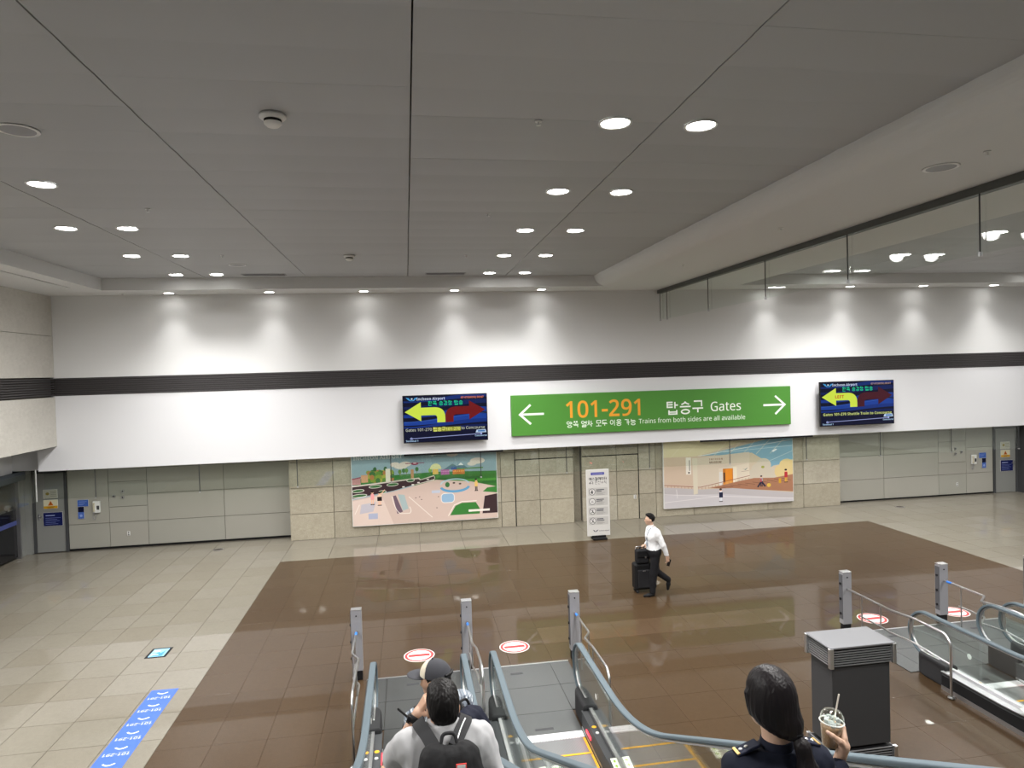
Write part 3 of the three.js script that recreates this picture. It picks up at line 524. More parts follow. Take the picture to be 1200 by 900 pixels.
// ---------------------------------------------------------------- notices and fittings on doors and panels
function notice(name, label, cat, w, h, p, tex, turn = 0) { const t = thing(name, label, cat, p, turn); part('plate', bx(w, h, .012, 0, 0, .006), M.white, t); part('print', face(w - .006, h - .006, 0, 0, .0128), print(tex, .5), t); }
const navy = canvas(200, 160, g => { R(g, '#141c52', 0, 0, 200, 160); L(g, '#aab4e0', 9, [[24, 36], [120, 36]]); for (let i = 0; i < 5; i++) L(g, '#7a86c0', 4, [[20, 66 + i * 18], [180 - (i * 37) % 60, 66 + i * 18]]); });
const warn = canvas(200, 130, g => { R(g, '#cfc9ae', 0, 0, 200, 130); R(g, '#c89620', 0, 92, 200, 38); P(g, '#c4641e', [[100, 14], [140, 84], [60, 84]]); R(g, '#2a2018', 96, 36, 8, 30); L(g, '#7a5418', 6, [[40, 104], [160, 104]]); L(g, '#7a5418', 6, [[60, 118], [140, 118]]); });
const info = canvas(200, 130, g => { R(g, '#b5b3a6', 0, 0, 200, 130); E(g, '#8a7a30', 60, 60, 26, 22); for (let i = 0; i < 4; i++) L(g, '#6a6a60', 5, [[100, 30 + i * 22], [184, 30 + i * 22]]); });
for (const [x, z, s] of [[-10.42, -21.485, 'left'], [21.45, -21.285, 'right']]) {
  notice('door_notice', `navy blue notice plate on the grey steel door at the ${s} end`, 'notice', .52, .4, [x + .05, .98, z], navy);
  notice('door_notice', `yellow and white warning sticker on the grey steel door at the ${s} end`, 'sticker', .38, .26, [x, 1.42, z], warn);
  notice('door_notice', `pale information sticker above the warning sticker on the ${s} steel door`, 'sticker', .38, .26, [x, 1.72, z], info);
}
const blue1 = canvas(128, 96, g => { R(g, '#3f5fae', 0, 0, 128, 96); for (let i = 0; i < 3; i++) L(g, '#8fa4dc', 5, [[14, 26 + i * 22], [110 - i * 20, 26 + i * 22]]); });
const blue2 = canvas(96, 160, g => { R(g, '#4a68b4', 0, 0, 96, 160); R(g, '#0c1030', 0, 0, 96, 72); E(g, '#8aa0d8', 48, 120, 22, 18); });
for (const [x, z, s, k] of [[-9.55, -21.485, 'left', 1], [20.5, -21.285, 'right', -1]]) {
  notice('panel_notice', `blue instruction sticker on the ${s} metal panel wall`, 'sticker', .3, .2, [x, 1.4, z], blue1);
  notice('panel_notice', `narrow black and blue sticker under the blue instruction sticker, ${s} wall`, 'sticker', .17, .36, [x - .06 * k, 1.12, z], blue2);
  const t = thing('wall_intercom', `white intercom handset unit on the ${s} metal panel wall`, 'intercom', [x + .38 * k, 1.27, z + .002]);
  part('housing', rb(.2, .34, .06, 0, 0, .03, .012), M.white, t);
  part('handset', [rb(.045, .26, .04, -.06, 0, .08, .015), rb(.055, .06, .05, -.06, .1, .075, .015), rb(.055, .06, .05, -.06, -.1, .075, .015)], std(C(.62, .57, .45), .5), t);
  part('keypad', rb(.07, .12, .01, .045, -.02, .063, .004), M.darkGrey, t);
  part('cord', tube([[-.06, -.13, .08], [-.1, -.3, .06], [-.04, -.36, .05], [-.02, -.17, .05]], .008, 24, 6, .5), M.bollard, t);
  for (const [dx, dy, i] of [[.85, .29, 0], [1.1, .42, 1], [1.09, .24, 2]]) { const b = thing('key_switch', `small dark key switch on the ${s} metal panel wall, ` + ['lowest and closest to the intercom', 'highest of three', 'under the highest one'][i], 'switch', [x + (dx) * k, 1.27 + dy, z + .002]); part('plate', rb(.08, .08, .014, 0, 0, .007, .004), M.steelSatin, b); part('barrel', cyl(.018, .018, .02, 0, 0, 0, 12).rotateX(Math.PI / 2).translate(0, 0, .02), M.black, b); }
}
for (const [x, z, y, s] of [[-8.33, -21.485, .42, 'low on the left metal panel wall'], [19.45, -21.285, .4, 'low on the right metal panel wall'], [7.25, -20.945, .72, 'on the stone wall behind the walking man'], [-10.25, -21.38, 5.8, '']].slice(0, 3)) {
  const t = thing('wall_socket', 'white power socket ' + s, 'socket', [x, y, z]); part('plate', rb(.08, .13, .014, 0, 0, .007, .004), M.white, t); for (const d of [-.03, .03]) part('outlet', cyl(.02, .02, .008, 0, 0, 0, 14).rotateX(Math.PI / 2).translate(0, d, .015), M.darkGrey, t);
}
for (const [x, z, s] of [[-5.55, -20.49, 'left'], [16.26, -20.17, 'right']]) { const t = thing('floor_drain', `round dark metal floor cap on the pale tiles in front of the ${s} panel wall`, 'floor cap', [x, 0, z]); part('ring', lathe([[.13, 0], [.15, .004], [.13, .008], [.12, .004]], 28), M.steelSatin, t); part('lid', cyl(.12, .12, .006, 0, .003, 0, 28), std(C(.08, .07, .06), .6), t); }

// ---------------------------------------------------------------- floor graphics
const noEntry = canvas(256, 256, g => { E(g, '#e4e0dc', 128, 128, 128, 128); E(g, '#c23a3c', 128, 128, 120, 120); E(g, '#ece9e6', 128, 128, 99, 99); R(g, '#c4393b', 40, 106, 176, 44); });
[[.07, -11.85, 'in front of the leftmost escalator'], [1.77, -11.84, 'in front of the second escalator from the left'], [8.72, -11.6, 'behind the grey vent column'], [10.45, -11.55, 'rightmost, beyond the last pair of guard rails']].forEach(([x, z, s]) => {
  const t = thing('no_entry_sticker', 'white no entry floor sticker, ' + s, 'floor sticker', [x, 0, z], 0, 'no entry floor stickers'); t.rotation.x = 0;
  part('disc', cyl(.27, .27, .003, 0, .0015, 0, 48), M.white, t); part('print', new THREE.CircleGeometry(.268, 48).rotateX(-Math.PI / 2).translate(0, .0034, 0), print(noEntry, .4), t);
});
{
  const t = thing('floor_guide_strip', 'long blue floor strip repeating 101-291 with white chevrons', 'floor sticker', [-3.99, 0, -11.45]);
  const tex = canvas(256, 256, g => { R(g, '#4468c4', 0, 0, 256, 256); T(g, '#b9bcd4', 'bold 62px sans-serif', '101-291', 128, 96, 'center'); g.lineWidth = 16; g.strokeStyle = '#e8eefa'; g.beginPath(); g.moveTo(80, 190); g.quadraticCurveTo(128, 132, 176, 190); g.stroke(); R(g, '#9aa4cc', 30, 104, 90, 5); });
  tex.wrapT = THREE.RepeatWrapping; tex.repeat.set(1, 14); tex.rotation = 0;
  part('film', bx(.41, .002, 5.53, 0, .001, 2.765), std(C(.06, .14, .5), .4), t);
  const g = new THREE.PlaneGeometry(.405, 5.525).rotateX(-Math.PI / 2).rotateY(Math.PI).translate(0, .0024, 2.765); part('print', g, print(tex, .35), t);
}
{
  const t = thing('floor_picture_sticker', 'small blue picture sticker with a black border on the pale tiles', 'floor sticker', [-4.62, 0, -13.02]);
  part('border', bx(.36, .003, .44, 0, .0015, 0), M.black, t);
  part('print', new THREE.PlaneGeometry(.27, .35).rotateX(-Math.PI / 2).translate(0, .0036, 0), print(canvas(128, 160, g => { R(g, '#8fc6ee', 0, 0, 128, 160); P(g, '#3f8fd0', [[20, 150], [60, 60], [80, 90], [110, 30], [110, 150]]); E(g, '#e6f4ff', 40, 40, 24, 18); R(g, '#cfe8fa', 12, 110, 60, 16); }), .4), t);
}
// ---------------------------------------------------------------- bollards and guard rails
const bol = [[-.93, 'at the left end of the escalator row'], [.87, 'between the two left escalators'], [2.72, 'right of the second escalator'], [7.84, 'behind the grey vent column'], [9.83, 'between the two right escalators'], [11.75, 'at the right edge of the view']];
bol.forEach(([x, s], i) => {
  const t = thing('gate_post', 'square grey metal post with a black foot ' + s, 'post', [x, 0, -11.15], 0, 'grey metal posts before the escalators'), hh = 1.16 - (i > 2 ? .04 : 0);
  part('column', [zy([[-.06, .16], [.06, .16], [.06, hh], [-.06, hh - .03]], -.085, .085)], M.bollard, t);
  part('side_cover', [rb(.012, hh - .3, .1, -.088, hh / 2 + .1, 0, .004)], std(C(.10, .10, .11), .5), t);
  part('cap', rb(.172, .014, .125, 0, hh - .004, 0, .004).rotateX(0), M.alu, t);
  part('foot', rb(.15, .16, .1, 0, .08, 0, .008), M.black, t);
  part('screw', cyl(.012, .012, .008, 0, 0, 0, 10).rotateX(Math.PI / 2).translate(0, hh - .1, .064), M.black, t);
  for (const y of [.35, .62, .9]) part('sensor_knob', cyl(.022, .022, .02, 0, 0, 0, 12).rotateZ(Math.PI / 2).translate(-.1, y, 0), M.black, t);
});
const tape = std(C(.05, .22, .75), .5);
[[-.93, -.81, 'at the leftmost post'], [.87, .9, 'between the two left escalators'], [2.72, 2.56, 'right of the second escalator'], [7.84, 7.72, 'nearest the grey vent column'], [9.83, 9.43, 'between the two right escalators'], [11.75, 11.13, 'at the right edge of the view']].forEach(([x0, x1, s], i) => {
  const t = thing('guard_rail', 'bent stainless tube guard rail ' + s, 'guard rail', [x0, 0, -11.1], 0, 'stainless guard rails at the escalators'), d = x1 - x0, e = i === 1 || i === 4 ? 2.12 : 2.5;
  part('upper_rail', tube([[0, .81, .02], [0, .81, .9], [d, .87, 1.25], [d, .92, 1.75], [d, .92, e - .1], [d, .8, e], [d, .02, e]], .019, 90, 10), M.steel, t);
  part('lower_rail', tube([[0, .44, .35], [0, .44, .9], [d, .5, 1.25], [d, .54, 1.75], [d, .5, e]], .015, 60, 8), M.steel, t);
  for (const [z, y0, y1, x] of [[.4, 0, .81, 0], [.88, .44, .81, 0], [1.7, .53, .915, d]]) part('upright', cyl(.012, .012, y1 - y0, x, (y0 + y1) / 2, z, 8), M.steel, t);
  part('floor_flange', lathe([[.019, .02], [.045, .018], [.05, 0], [.0001, 0]], 20).translate(d, .013, e), M.steel, t);
  if (i !== 3) part('blue_tape', cyl(.0205, .0205, .11, 0, 0, 0, 10).rotateX(Math.PI / 2).translate(0, .81, .14), tape, t);
});
// ---------------------------------------------------------------- escalators
const ramp = z => { const t = z + 7.9; return t <= 0 ? 0 : t < 1.8 ? t * t / 7.2 : .5 * (z + 7.0); };
const ZT = 1.9;
function sweep(path, prof) {                                       // path of [z, y], profile of [x, along normal]
  const pos = [], idx = [], n = prof.length;
  path.forEach((p, i) => {
    const a = path[Math.max(0, i - 1)], b = path[Math.min(path.length - 1, i + 1)], l = Math.hypot(b[0] - a[0], b[1] - a[1]), tz = (b[0] - a[0]) / l, ty = (b[1] - a[1]) / l;
    for (const [x, k] of prof) pos.push(x, p[1] + tz * k, p[0] - ty * k);
    if (i) for (let j = 0; j < n; j++) { const q = (i - 1) * n + j, r = (i - 1) * n + (j + 1) % n; idx.push(q, r, q + n, r, r + n, q + n); }
  });
  const c0 = pos.length / 3; for (const p of [path[0], path[path.length - 1]]) pos.push(prof[0][0], p[1], p[0]);
  for (let j = 0; j < n; j++) { idx.push(c0, (j + 1) % n, j); const e = (path.length - 1) * n; idx.push(c0 + 1, e + j, e + (j + 1) % n); }
  const g = new THREE.BufferGeometry(); g.setAttribute('position', new THREE.Float32BufferAttribute(pos, 3)); g.setIndex(idx); g.computeVertexNormals();
  g.setAttribute('uv', new THREE.Float32BufferAttribute(new Float32Array(pos.length / 3 * 2), 2)); return g;
}
const arrowTex = canvas(64, 256, g => { R(g, '#e6ead8', 0, 0, 64, 256); for (let i = 0; i < 4; i++) P(g, '#7da82c', [[14, 44 + i * 60], [32, 16 + i * 60], [50, 44 + i * 60], [38, 44 + i * 60], [38, 56 + i * 60], [26, 56 + i * 60], [26, 44 + i * 60]]); });
const RAILH = .97, deckH = .26;
function handPath() {
  const p = []; for (let i = 0; i <= 6; i++) p.push([-8.95 - i * .065, .3 - .0]);
  p.length = 0;
  for (let i = 0; i <= 22; i++) { const a = -Math.PI * .5 - i / 22 * Math.PI; p.push([-9.36 + .335 * Math.cos(a), .635 + .335 * Math.sin(a)]); }
  p.unshift([-9.1, .3]);
  for (let z = -9.2; z <= ZT; z += (z > -8.2 && z < -5.8 ? .1 : .3)) p.push([z, RAILH + ramp(z)]);
  return p;
}
const geoE = (() => {
  const o = {};
  const prof = []; for (let i = 0; i < 16; i++) { const a = i / 16 * 2 * Math.PI, c = Math.cos(a), s = Math.sin(a); prof.push([.043 * Math.sign(c) * Math.pow(Math.abs(c), .5), .02 * Math.sign(s) * Math.pow(Math.abs(s), .6)]); }
  const hp = handPath(); o.hand = sweep(hp, prof);
  const rim = []; for (let i = 0; i < 8; i++) { const a = i / 8 * 6.2832; rim.push([.018 * Math.cos(a), -.032 + .016 * Math.sin(a)]); } o.rim = sweep(hp, rim);
  const zs = []; for (let z = -8.9; z <= ZT + .01; z += z < -5.8 ? .1 : .6) zs.push(z);
  const band = (lo, hi, z0 = -8.95) => { const q = zs.filter(z => z >= z0); return [...q.map(z => [z, lo(z)]), ...q.slice().reverse().map(z => [z, hi(z)])]; };
  o.base = side => zy(band(z => Math.max(0, ramp(z) - .85), z => ramp(z) + deckH), side > 0 ? .515 : -.76, side > 0 ? .76 : -.515);
  o.outer = side => zy(band(z => Math.max(.06, ramp(z) - .85), z => ramp(z) + deckH - .05), side > 0 ? .76 : -.775, side > 0 ? .775 : -.76);
  o.kick = side => zy(band(z => Math.max(0, ramp(z) - .9), z => Math.max(.06, ramp(z) - .84)), side > 0 ? .76 : -.785, side > 0 ? .785 : -.76);
  o.deck = side => zy(band(z => ramp(z) + deckH, z => ramp(z) + deckH + .012), side > 0 ? .505 : -.785, side > 0 ? .785 : -.505);
  o.holder = side => zy(band(z => ramp(z) + deckH + .01, z => ramp(z) + deckH + .05), side > 0 ? .605 : -.655, side > 0 ? .655 : -.605);
  o.skirtLine = side => zy(band(z => ramp(z) + .02, z => ramp(z) + .05), side > 0 ? .507 : -.517, side > 0 ? .517 : -.507);
  // glass: split in panes
  o.panes = (() => {
    const cuts = [-9.64, -7.2, -5.7, -4.2, -2.7, -1.2, .3, ZT], out = [];
    for (let i = 0; i < cuts.length - 1; i++) {
      const a = cuts[i], b = cuts[i + 1] - .006, lo = [], hi = [];
      if (i === 0) { for (let k = 0; k <= 12; k++) { const t = -Math.PI * .5 - k / 12 * Math.PI; hi.unshift([-9.36 + .3 * Math.cos(t), .635 + .3 * Math.sin(t)]); } lo.push([-9.2, .3]); }
      for (let z = i ? a : -9.2; z <= b + 1e-6; z += (b - (i ? a : -9.2)) / 10) { lo.push([z, Math.max(ramp(z) + deckH + .03, .29)]); hi.unshift([z, ramp(z) + RAILH - .03]); }
      out.push(side => zy([...lo, ...hi], side > 0 ? .624 : -.636, side > 0 ? .636 : -.624));
    }
    return out;
  })();
  o.newel = side => {
    const s = new THREE.Shape(); s.moveTo(-.075, 8.9); s.lineTo(-.075, 9.25); s.quadraticCurveTo(-.07, 9.45, 0, 9.46); s.quadraticCurveTo(.07, 9.45, .075, 9.25); s.lineTo(.075, 8.9);
    return new THREE.ExtrudeGeometry(s, { depth: .24, bevelEnabled: true, bevelSize: .03, bevelThickness: .05, bevelSegments: 4, curveSegments: 8 }).rotateX(-Math.PI / 2).translate(side * .63, .05, 0);
  };
  o.tread = bx(1.0, .04, .396, 0, -.02, .198); o.riser = bx(1.0, .2, .02, 0, -.13, .386);
  o.border = [bx(.99, .004, .035, 0, .001, .375), bx(.03, .004, .36, -.48, .001, .19), bx(.03, .004, .36, .48, .001, .19)];
  return o;
})();
const ridge = new THREE.DataTexture(new Uint8Array([0, 0, 0, 255, 255, 255, 255, 255, 255, 255, 255, 255, 0, 0, 0, 255]), 4, 1); ridge.wrapS = ridge.wrapT = THREE.RepeatWrapping; ridge.magFilter = THREE.LinearFilter; ridge.repeat.set(60, 1); ridge.needsUpdate = true;
M.tread.bumpMap = ridge; M.tread.bumpScale = .0012;
const plateRidge = ridge.clone(); plateRidge.rotation = Math.PI / 2; plateRidge.repeat.set(60, 60); M.plate.bumpMap = plateRidge; M.plate.bumpScale = .0015;
function escalator(xc, label, out, led) {
  const t = thing('escalator', label, 'escalator', [xc, 0, 0], 0, 'escalators coming down to the brown floor');
  for (const [z0, z1] of [[-11.05, -10.25], [-10.25, -9.45], [-9.45, -8.86]]) {
    part('landing_plate', rb(1.02, .012, z1 - z0 - .008, 0, .006, (z0 + z1) / 2, .002, 1), M.plate, t);
    for (const s of [-1, 1]) { const w = .32 + (out === s ? .0 : .0); if (z1 < -9.3) part('landing_side_plate', rb(w, .012, z1 - z0 - .008, s * (.515 + w / 2), .006, (z0 + z1) / 2, .002, 1), M.plate, t); }
  }
  part('landing_frame', [bx(1.68, .016, .03, 0, .008, -11.06)], M.alu, t);
  part('maker_plate', bx(.2, .002, .06, -.1, .0135, -10.75), M.darkGrey, t);
  part('maker_plate', bx(.26, .002, .05, .0, .0135, -9.0), M.darkGrey, t);
  const comb = part('comb_plate', rb(1.0, .018, .15, 0, .008, -8.79, .004), M.comb, t);
  part('comb_tooth', Array.from({ length: 24 }, (_, i) => bx(.014, .012, .05, -.46 + i * .04, .004, -8.695)), M.comb, comb).userData.kind = 'stuff';
  for (let k = 0; k < 25; k++) {
    const z = -8.7 + .4 * k, y = ramp(z + .2);
    const st = part('step', [geoE.tread.clone(), geoE.riser.clone().translate(0, 0, 0)], M.tread, t, [0, y + .012, z]);
    part('yellow_border', geoE.border, M.yellow, st);
  }
  for (const s of [-1, 1]) {
    part('balustrade_base', geoE.base(s), M.darkGrey, t);
    part('outer_cladding', geoE.outer(s), M.black, t);
    part('kick_plate', geoE.kick(s), M.steelSatin, t);
    part('deck', geoE.deck(s), xc > 5 && out === s ? M.steelSatin : M.darkGrey, t);
    part('glass_holder', geoE.holder(s), M.alu, t);
    part('skirt_strip', geoE.skirtLine(s), M.alu, t);
    part('newel_box', geoE.newel(s), M.rubber, t);
    part('handrail', geoE.hand.clone().translate(s * .63, 0, 0), M.rail, t);
    part('handrail_guide', geoE.rim.clone().translate(s * .63, 0, 0), M.steel, t);
    for (const p of geoE.panes) part('glass_pane', p(s), M.glass, t);
    const slope = Math.atan(.23);
    part('direction_sticker', new THREE.PlaneGeometry(.08, .34).rotateX(-Math.PI / 2 + .16).translate(s * .56, ramp(-7.45) + deckH + .022, -7.45), print(arrowTex, .5), t);
    part('direction_sticker', new THREE.PlaneGeometry(.08, .34).rotateX(-Math.PI / 2 + .16).translate(s * .71, ramp(-7.45) + deckH + .022, -7.45), print(arrowTex, .5), t);
    part('round_sticker', new THREE.CircleGeometry(.032, 20).rotateX(-Math.PI / 2).translate(s * .56, deckH + .0145, -8.45), M.yellow, t);
    part('button', cyl(.022, .024, .01, s * .56, deckH + .016, -8.3, 14), M.white, t);
    part('warning_sticker', new THREE.CircleGeometry(.04, 16).rotateY(s > 0 ? -Math.PI / 2 : Math.PI / 2).translate(s * .622, .62, -8.55), M.white, t);
    if (s > 0 ? led !== 'l' : led === 'both') { }
  }
  const red = std(C(.3, .01, .01), .4, 0, { emissive: C(1, .05, .08), emissiveIntensity: 3 });
  part('signal_lamp', bx(.012, .035, .22, led * .509, .12, -8.55), red, t);
  const l = new THREE.RectAreaLight(C(1, .05, .08), 14, .22, .035); l.position.set(led * .5, .12, -8.55); l.lookAt(0, .12, -8.55); t.add(l);
  return t;
}
escalator(.05, 'leftmost escalator, with the man in a cap and the backpack man on it', -1, -1);
escalator(1.73, 'second escalator from the left, with the woman holding a drink on it', 1, 1);
escalator(8.6, 'third escalator from the left, beyond the grey vent column', -1, 1);
escalator(10.28, 'rightmost escalator, cut off by the right edge of the view', 1, 1);
{
  const t = thing('filler_deck', 'narrow dark metal deck strip between the two left escalators', 'deck strip', [.89, 0, 0]);
  const q = []; for (let z = -8.85; z <= ZT; z += z < -5.8 ? .1 : .6) q.push(z);
  part('deck', zy([...q.map(z => [z, Math.max(0, ramp(z) - .6)]), ...q.slice().reverse().map(z => [z, ramp(z) + .22])], -.045, .045), std(C(.09, .095, .10), .35), t);
  part('strip', zy([...q.map(z => [z, ramp(z) + .22]), ...q.slice().reverse().map(z => [z, ramp(z) + .235])], -.02, .02), M.alu, t);
}
// ---------------------------------------------------------------- floor standing vent column
{
  const t = thing('vent_column', 'square dark grey air column with a louvred silver head and foot', 'air vent column', [5.245, 0, -7.4]);
  part('body', rb(.76, .98, .42, 0, .87, 0, .008), std(C(.05, .05, .052), .55), t);
  const louvreM = std(C(.16, .16, .165), .45);
  for (const [y0, y1, nm] of [[1.36, 1.6, 'head'], [.1, .36, 'foot']]) {
    part('grille_core', bx(.78, y1 - y0 - .02, .44, 0, (y0 + y1) / 2, 0), M.black, t);
    const n = 8; for (let i = 0; i < n; i++) { const y = y0 + .02 + i * (y1 - y0 - .04) / (n - 1); part('louvre', [rb(.8, .011, .02, 0, y, .229, .003, 1), rb(.8, .011, .02, 0, y, -.229, .003, 1), rb(.02, .011, .46, -.399, y, 0, .003, 1), rb(.02, .011, .46, .399, y, 0, .003, 1)], louvreM, t); }
    for (const sx of [-1, 1]) for (const sz of [-1, 1]) part('corner_post', rb(.05, y1 - y0, .05, sx * .41, (y0 + y1) / 2, sz * .24, .008), M.alu, t);
  }
  part('lid', rb(.85, .02, .51, 0, 1.6, 0, .005), std(C(.21, .213, .225), .5), t);
  part('plinth', rb(.78, .1, .44, 0, .05, 0, .006), M.darkGrey, t);
}
// ---------------------------------------------------------------- people
// a body is one surface: the smooth union of tapered limbs, meshed from its distance field
const v3 = (a, b, c) => [a, b, c];
const cap = (a, b, ra, rb_, k = .03) => ({ a, b, ra, rb: rb_, k });
const ell = (c, r, k = .02, rot = 0) => ({ c, r, k, cs: Math.cos(rot), sn: Math.sin(rot) });       // rot about y
function dist(prims, x, y, z) {
  let d = 1e3;
  for (const p of prims) {
    let q;
    if (p.a) {
      const bx_ = p.b[0] - p.a[0], by = p.b[1] - p.a[1], bz = p.b[2] - p.a[2], ax = x - p.a[0], ay = y - p.a[1], az = z - p.a[2];
      let t = (ax * bx_ + ay * by + az * bz) / (bx_ * bx_ + by * by + bz * bz + 1e-12); t = t < 0 ? 0 : t > 1 ? 1 : t;
      const f = p.sq || 1, ex = ax - bx_ * t, ey = ay - by * t, ez = (az - bz * t) * f;
      q = Math.sqrt(ex * ex + ey * ey + ez * ez) - (p.ra + (p.rb - p.ra) * t);
      if (f !== 1) q /= Math.max(1, f);
    } else {
      const X = x - p.c[0], Y = y - p.c[1], Z = z - p.c[2], rx = (X * p.cs - Z * p.sn) / p.r[0], ry = Y / p.r[1], rz = (X * p.sn + Z * p.cs) / p.r[2];
      const l = Math.sqrt(rx * rx + ry * ry + rz * rz); q = (l - 1) * Math.min(p.r[0], p.r[1], p.r[2]);
    }
    if (p.cut) { d = Math.max(d, -q); continue; }
    const h = Math.max(p.k - Math.abs(d - q), 0) / p.k; d = Math.min(d, q) - h * h * p.k * .25;
  }
  return d;
}
function skin(prims, N, clip, pad = .03, wob) {
  const lo = [1e3, 1e3, 1e3], hi = [-1e3, -1e3, -1e3];
  for (const p of prims) { if (p.cut) continue; for (let i = 0; i < 3; i++) { const c = p.a ? [[p.a[i], p.ra], [p.b[i], p.rb]] : [[p.c[i], i === 1 ? p.r[1] : Math.max(p.r[0], p.r[2])]]; for (const [m, r] of c) { lo[i] = Math.min(lo[i], m - r - pad); hi[i] = Math.max(hi[i], m + r + pad); } } }
  const mc = new MarchingCubes(N, new THREE.MeshBasicMaterial(), false, false, 260000), half = N / 2, f = mc.field;
  const ctr = lo.map((l, i) => (l + hi[i]) / 2), sc = lo.map((l, i) => (hi[i] - l) / 2 * N / (N - 6));
  for (let k = 0; k < N; k++) for (let j = 0; j < N; j++) for (let i = 0; i < N; i++) {
    const x = ctr[0] + sc[0] * (i - half) / half, y = ctr[1] + sc[1] * (j - half) / half, z = ctr[2] + sc[2] * (k - half) / half;
    let d = dist(prims, x, y, z); if (wob && Math.abs(d) < .05) d += wob(x, y, z); if (clip) d = Math.max(d, clip(x, y, z));
    f[k * N * N + j * N + i] = -d;
  }
  mc.isolation = 0; mc.update();
  const n = mc.count, pos = new Float32Array(n * 3);
  for (let i = 0; i < n; i++) for (let a = 0; a < 3; a++) pos[i * 3 + a] = ctr[a] + sc[a] * mc.positionArray[i * 3 + a];
  let g = new THREE.BufferGeometry(); g.setAttribute('position', new THREE.BufferAttribute(pos, 3));
  g = mergeVertices(g, 1e-5); g.computeVertexNormals();
  return g;
}
const plain = g => { const o = new THREE.BufferGeometry(), q = g.index ? g.toNonIndexed() : g; o.setAttribute('position', q.attributes.position); o.setAttribute('normal', q.attributes.normal); return o; };
const SK = { skin: phys(C(.50, .30, .205), .5, { sheen: .2 }), skin2: phys(C(.56, .36, .26), .5), hair: std(C(.008, .007, .007), .5), hairGloss: std(C(.009, .007, .008), .45, 0, { specularIntensity: .4 }), lip: std(C(.38, .16, .13), .5), eye: std(C(.02, .015, .012), .25) };
function bend(a, b, t) { return a.map((v, i) => v + (b[i] - v) * t); }
// head in its own frame: looks along -z, chin at y = -.11, crown at y = .12
function headPrims(o, yaw, pitch = 0, s = 1) {
  const e = new THREE.Euler(pitch, yaw, 0, 'YXZ'), at = (x, y, z) => { const v = new THREE.Vector3(x * s, y * s, z * s).applyEuler(e); return [o[0] + v.x, o[1] + v.y, o[2] + v.z]; };
  const EL = (x, y, z, a, b, c, k) => ell(at(x, y, z), [a * s, b * s, c * s], k, yaw);
  return { at, prims: [
    EL(0, .035, .015, .074, .088, .092, .02), EL(0, -.03, -.018, .06, .078, .068, .04), EL(0, -.085, -.055, .032, .026, .03, .035),
    EL(0, .022, -.066, .052, .016, .02, .02), cap(at(0, .012, -.083), at(0, -.026, -.104), .008 * s, .013 * s, .014), EL(.011, -.03, -.094, .009, .008, .01, .01), EL(-.011, -.03, -.094, .009, .008, .01, .01),
    EL(0, -.052, -.083, .024, .007, .012, .01), EL(0, -.063, -.081, .02, .007, .011, .01), EL(.042, -.015, -.05, .022, .02, .022, .025), EL(-.042, -.015, -.05, .022, .02, .022, .025),
    EL(.076, -.008, .012, .011, .032, .021, .012), EL(-.076, -.008, .012, .011, .032, .021, .012),
  ] };
}
function faceParts(t, h, s = 1) {
  for (const k of [-1, 1]) {
    const e = part('eye', new THREE.SphereGeometry(.0085 * s, 12, 8), SK.eye, t, h.at(.029 * k, .003, -.073));
    part('eyebrow', plain(tube([h.at(.014 * k, .02, -.087), h.at(.03 * k, .025, -.084), h.at(.046 * k, .02, -.07)], .0032 * s, 8, 5, .5)), SK.hair, t);
  }
  part('mouth', plain(tube([h.at(-.02, -.057, -.087), h.at(0, -.056, -.096), h.at(.02, -.057, -.087)], .0035 * s, 8, 5, .5)), SK.lip, t);
}
// five unequal fingers; o palm centre, f along the fingers, n out of the back of the hand, side = where the thumb leaves
function hand(w, f, n, sideSign, curl, spread = 1) {
  const F = new THREE.Vector3(...f).normalize(), N = new THREE.Vector3(...n); N.addScaledVector(F, -N.dot(F)).normalize(); const Sd = new THREE.Vector3().crossVectors(F, N).multiplyScalar(sideSign);
  const O = new THREE.Vector3(...w), pt = (a, b, c) => O.clone().addScaledVector(F, a).addScaledVector(Sd, b).addScaledVector(N, c);
  const A = v => [v.x, v.y, v.z], out = [];
  for (const b of [-.027, -.009, .009, .026]) out.push(cap(A(pt(.0, b * .75, 0)), A(pt(.085, b, 0)), .014, .0115, .012));
  const len = [.062, .078, .084, .076];
  [-.03, -.0105, .0095, .029].forEach((b, i) => {
    let p = pt(.088, b, 0), ang = 0; const L3 = [.45, .32, .25].map(q => q * len[i]);
    L3.forEach((l, j) => { ang += curl * [.5, .75, .5][j]; const q = p.clone().addScaledVector(F, Math.cos(ang) * l).addScaledVector(N, -Math.sin(ang) * l).addScaledVector(Sd, b * .08 * spread); out.push(cap(A(p), A(q), .0095 - j * .0008, .0088 - j * .0008, .004)); p = q; });
  });
  const t0 = pt(.012, .03, -.004), t1 = pt(.045, .052, -.02 - curl * .012), t2 = pt(.075, .055 - curl * .006, -.03 - curl * .02), t3 = pt(.098, .05 - curl * .012, -.036 - curl * .026);
  out.push(cap(A(t0), A(t1), .015, .0115, .012), cap(A(t1), A(t2), .0115, .0095, .006), cap(A(t2), A(t3), .0095, .008, .005));
  return out;
}
const cloth = (amp, fr) => (x, y, z) => amp * (noise.noise(x * fr, y * fr * .6, z * fr) + .5 * noise.noise(x * fr * 2.3 + 4, y * fr * 1.4, z * fr * 2.1));
const grow = (list, d) => list.map(p => p.a ? { ...p, ra: p.ra + d, rb: p.rb + d } : { ...p, r: p.r.map(q => q + d) });
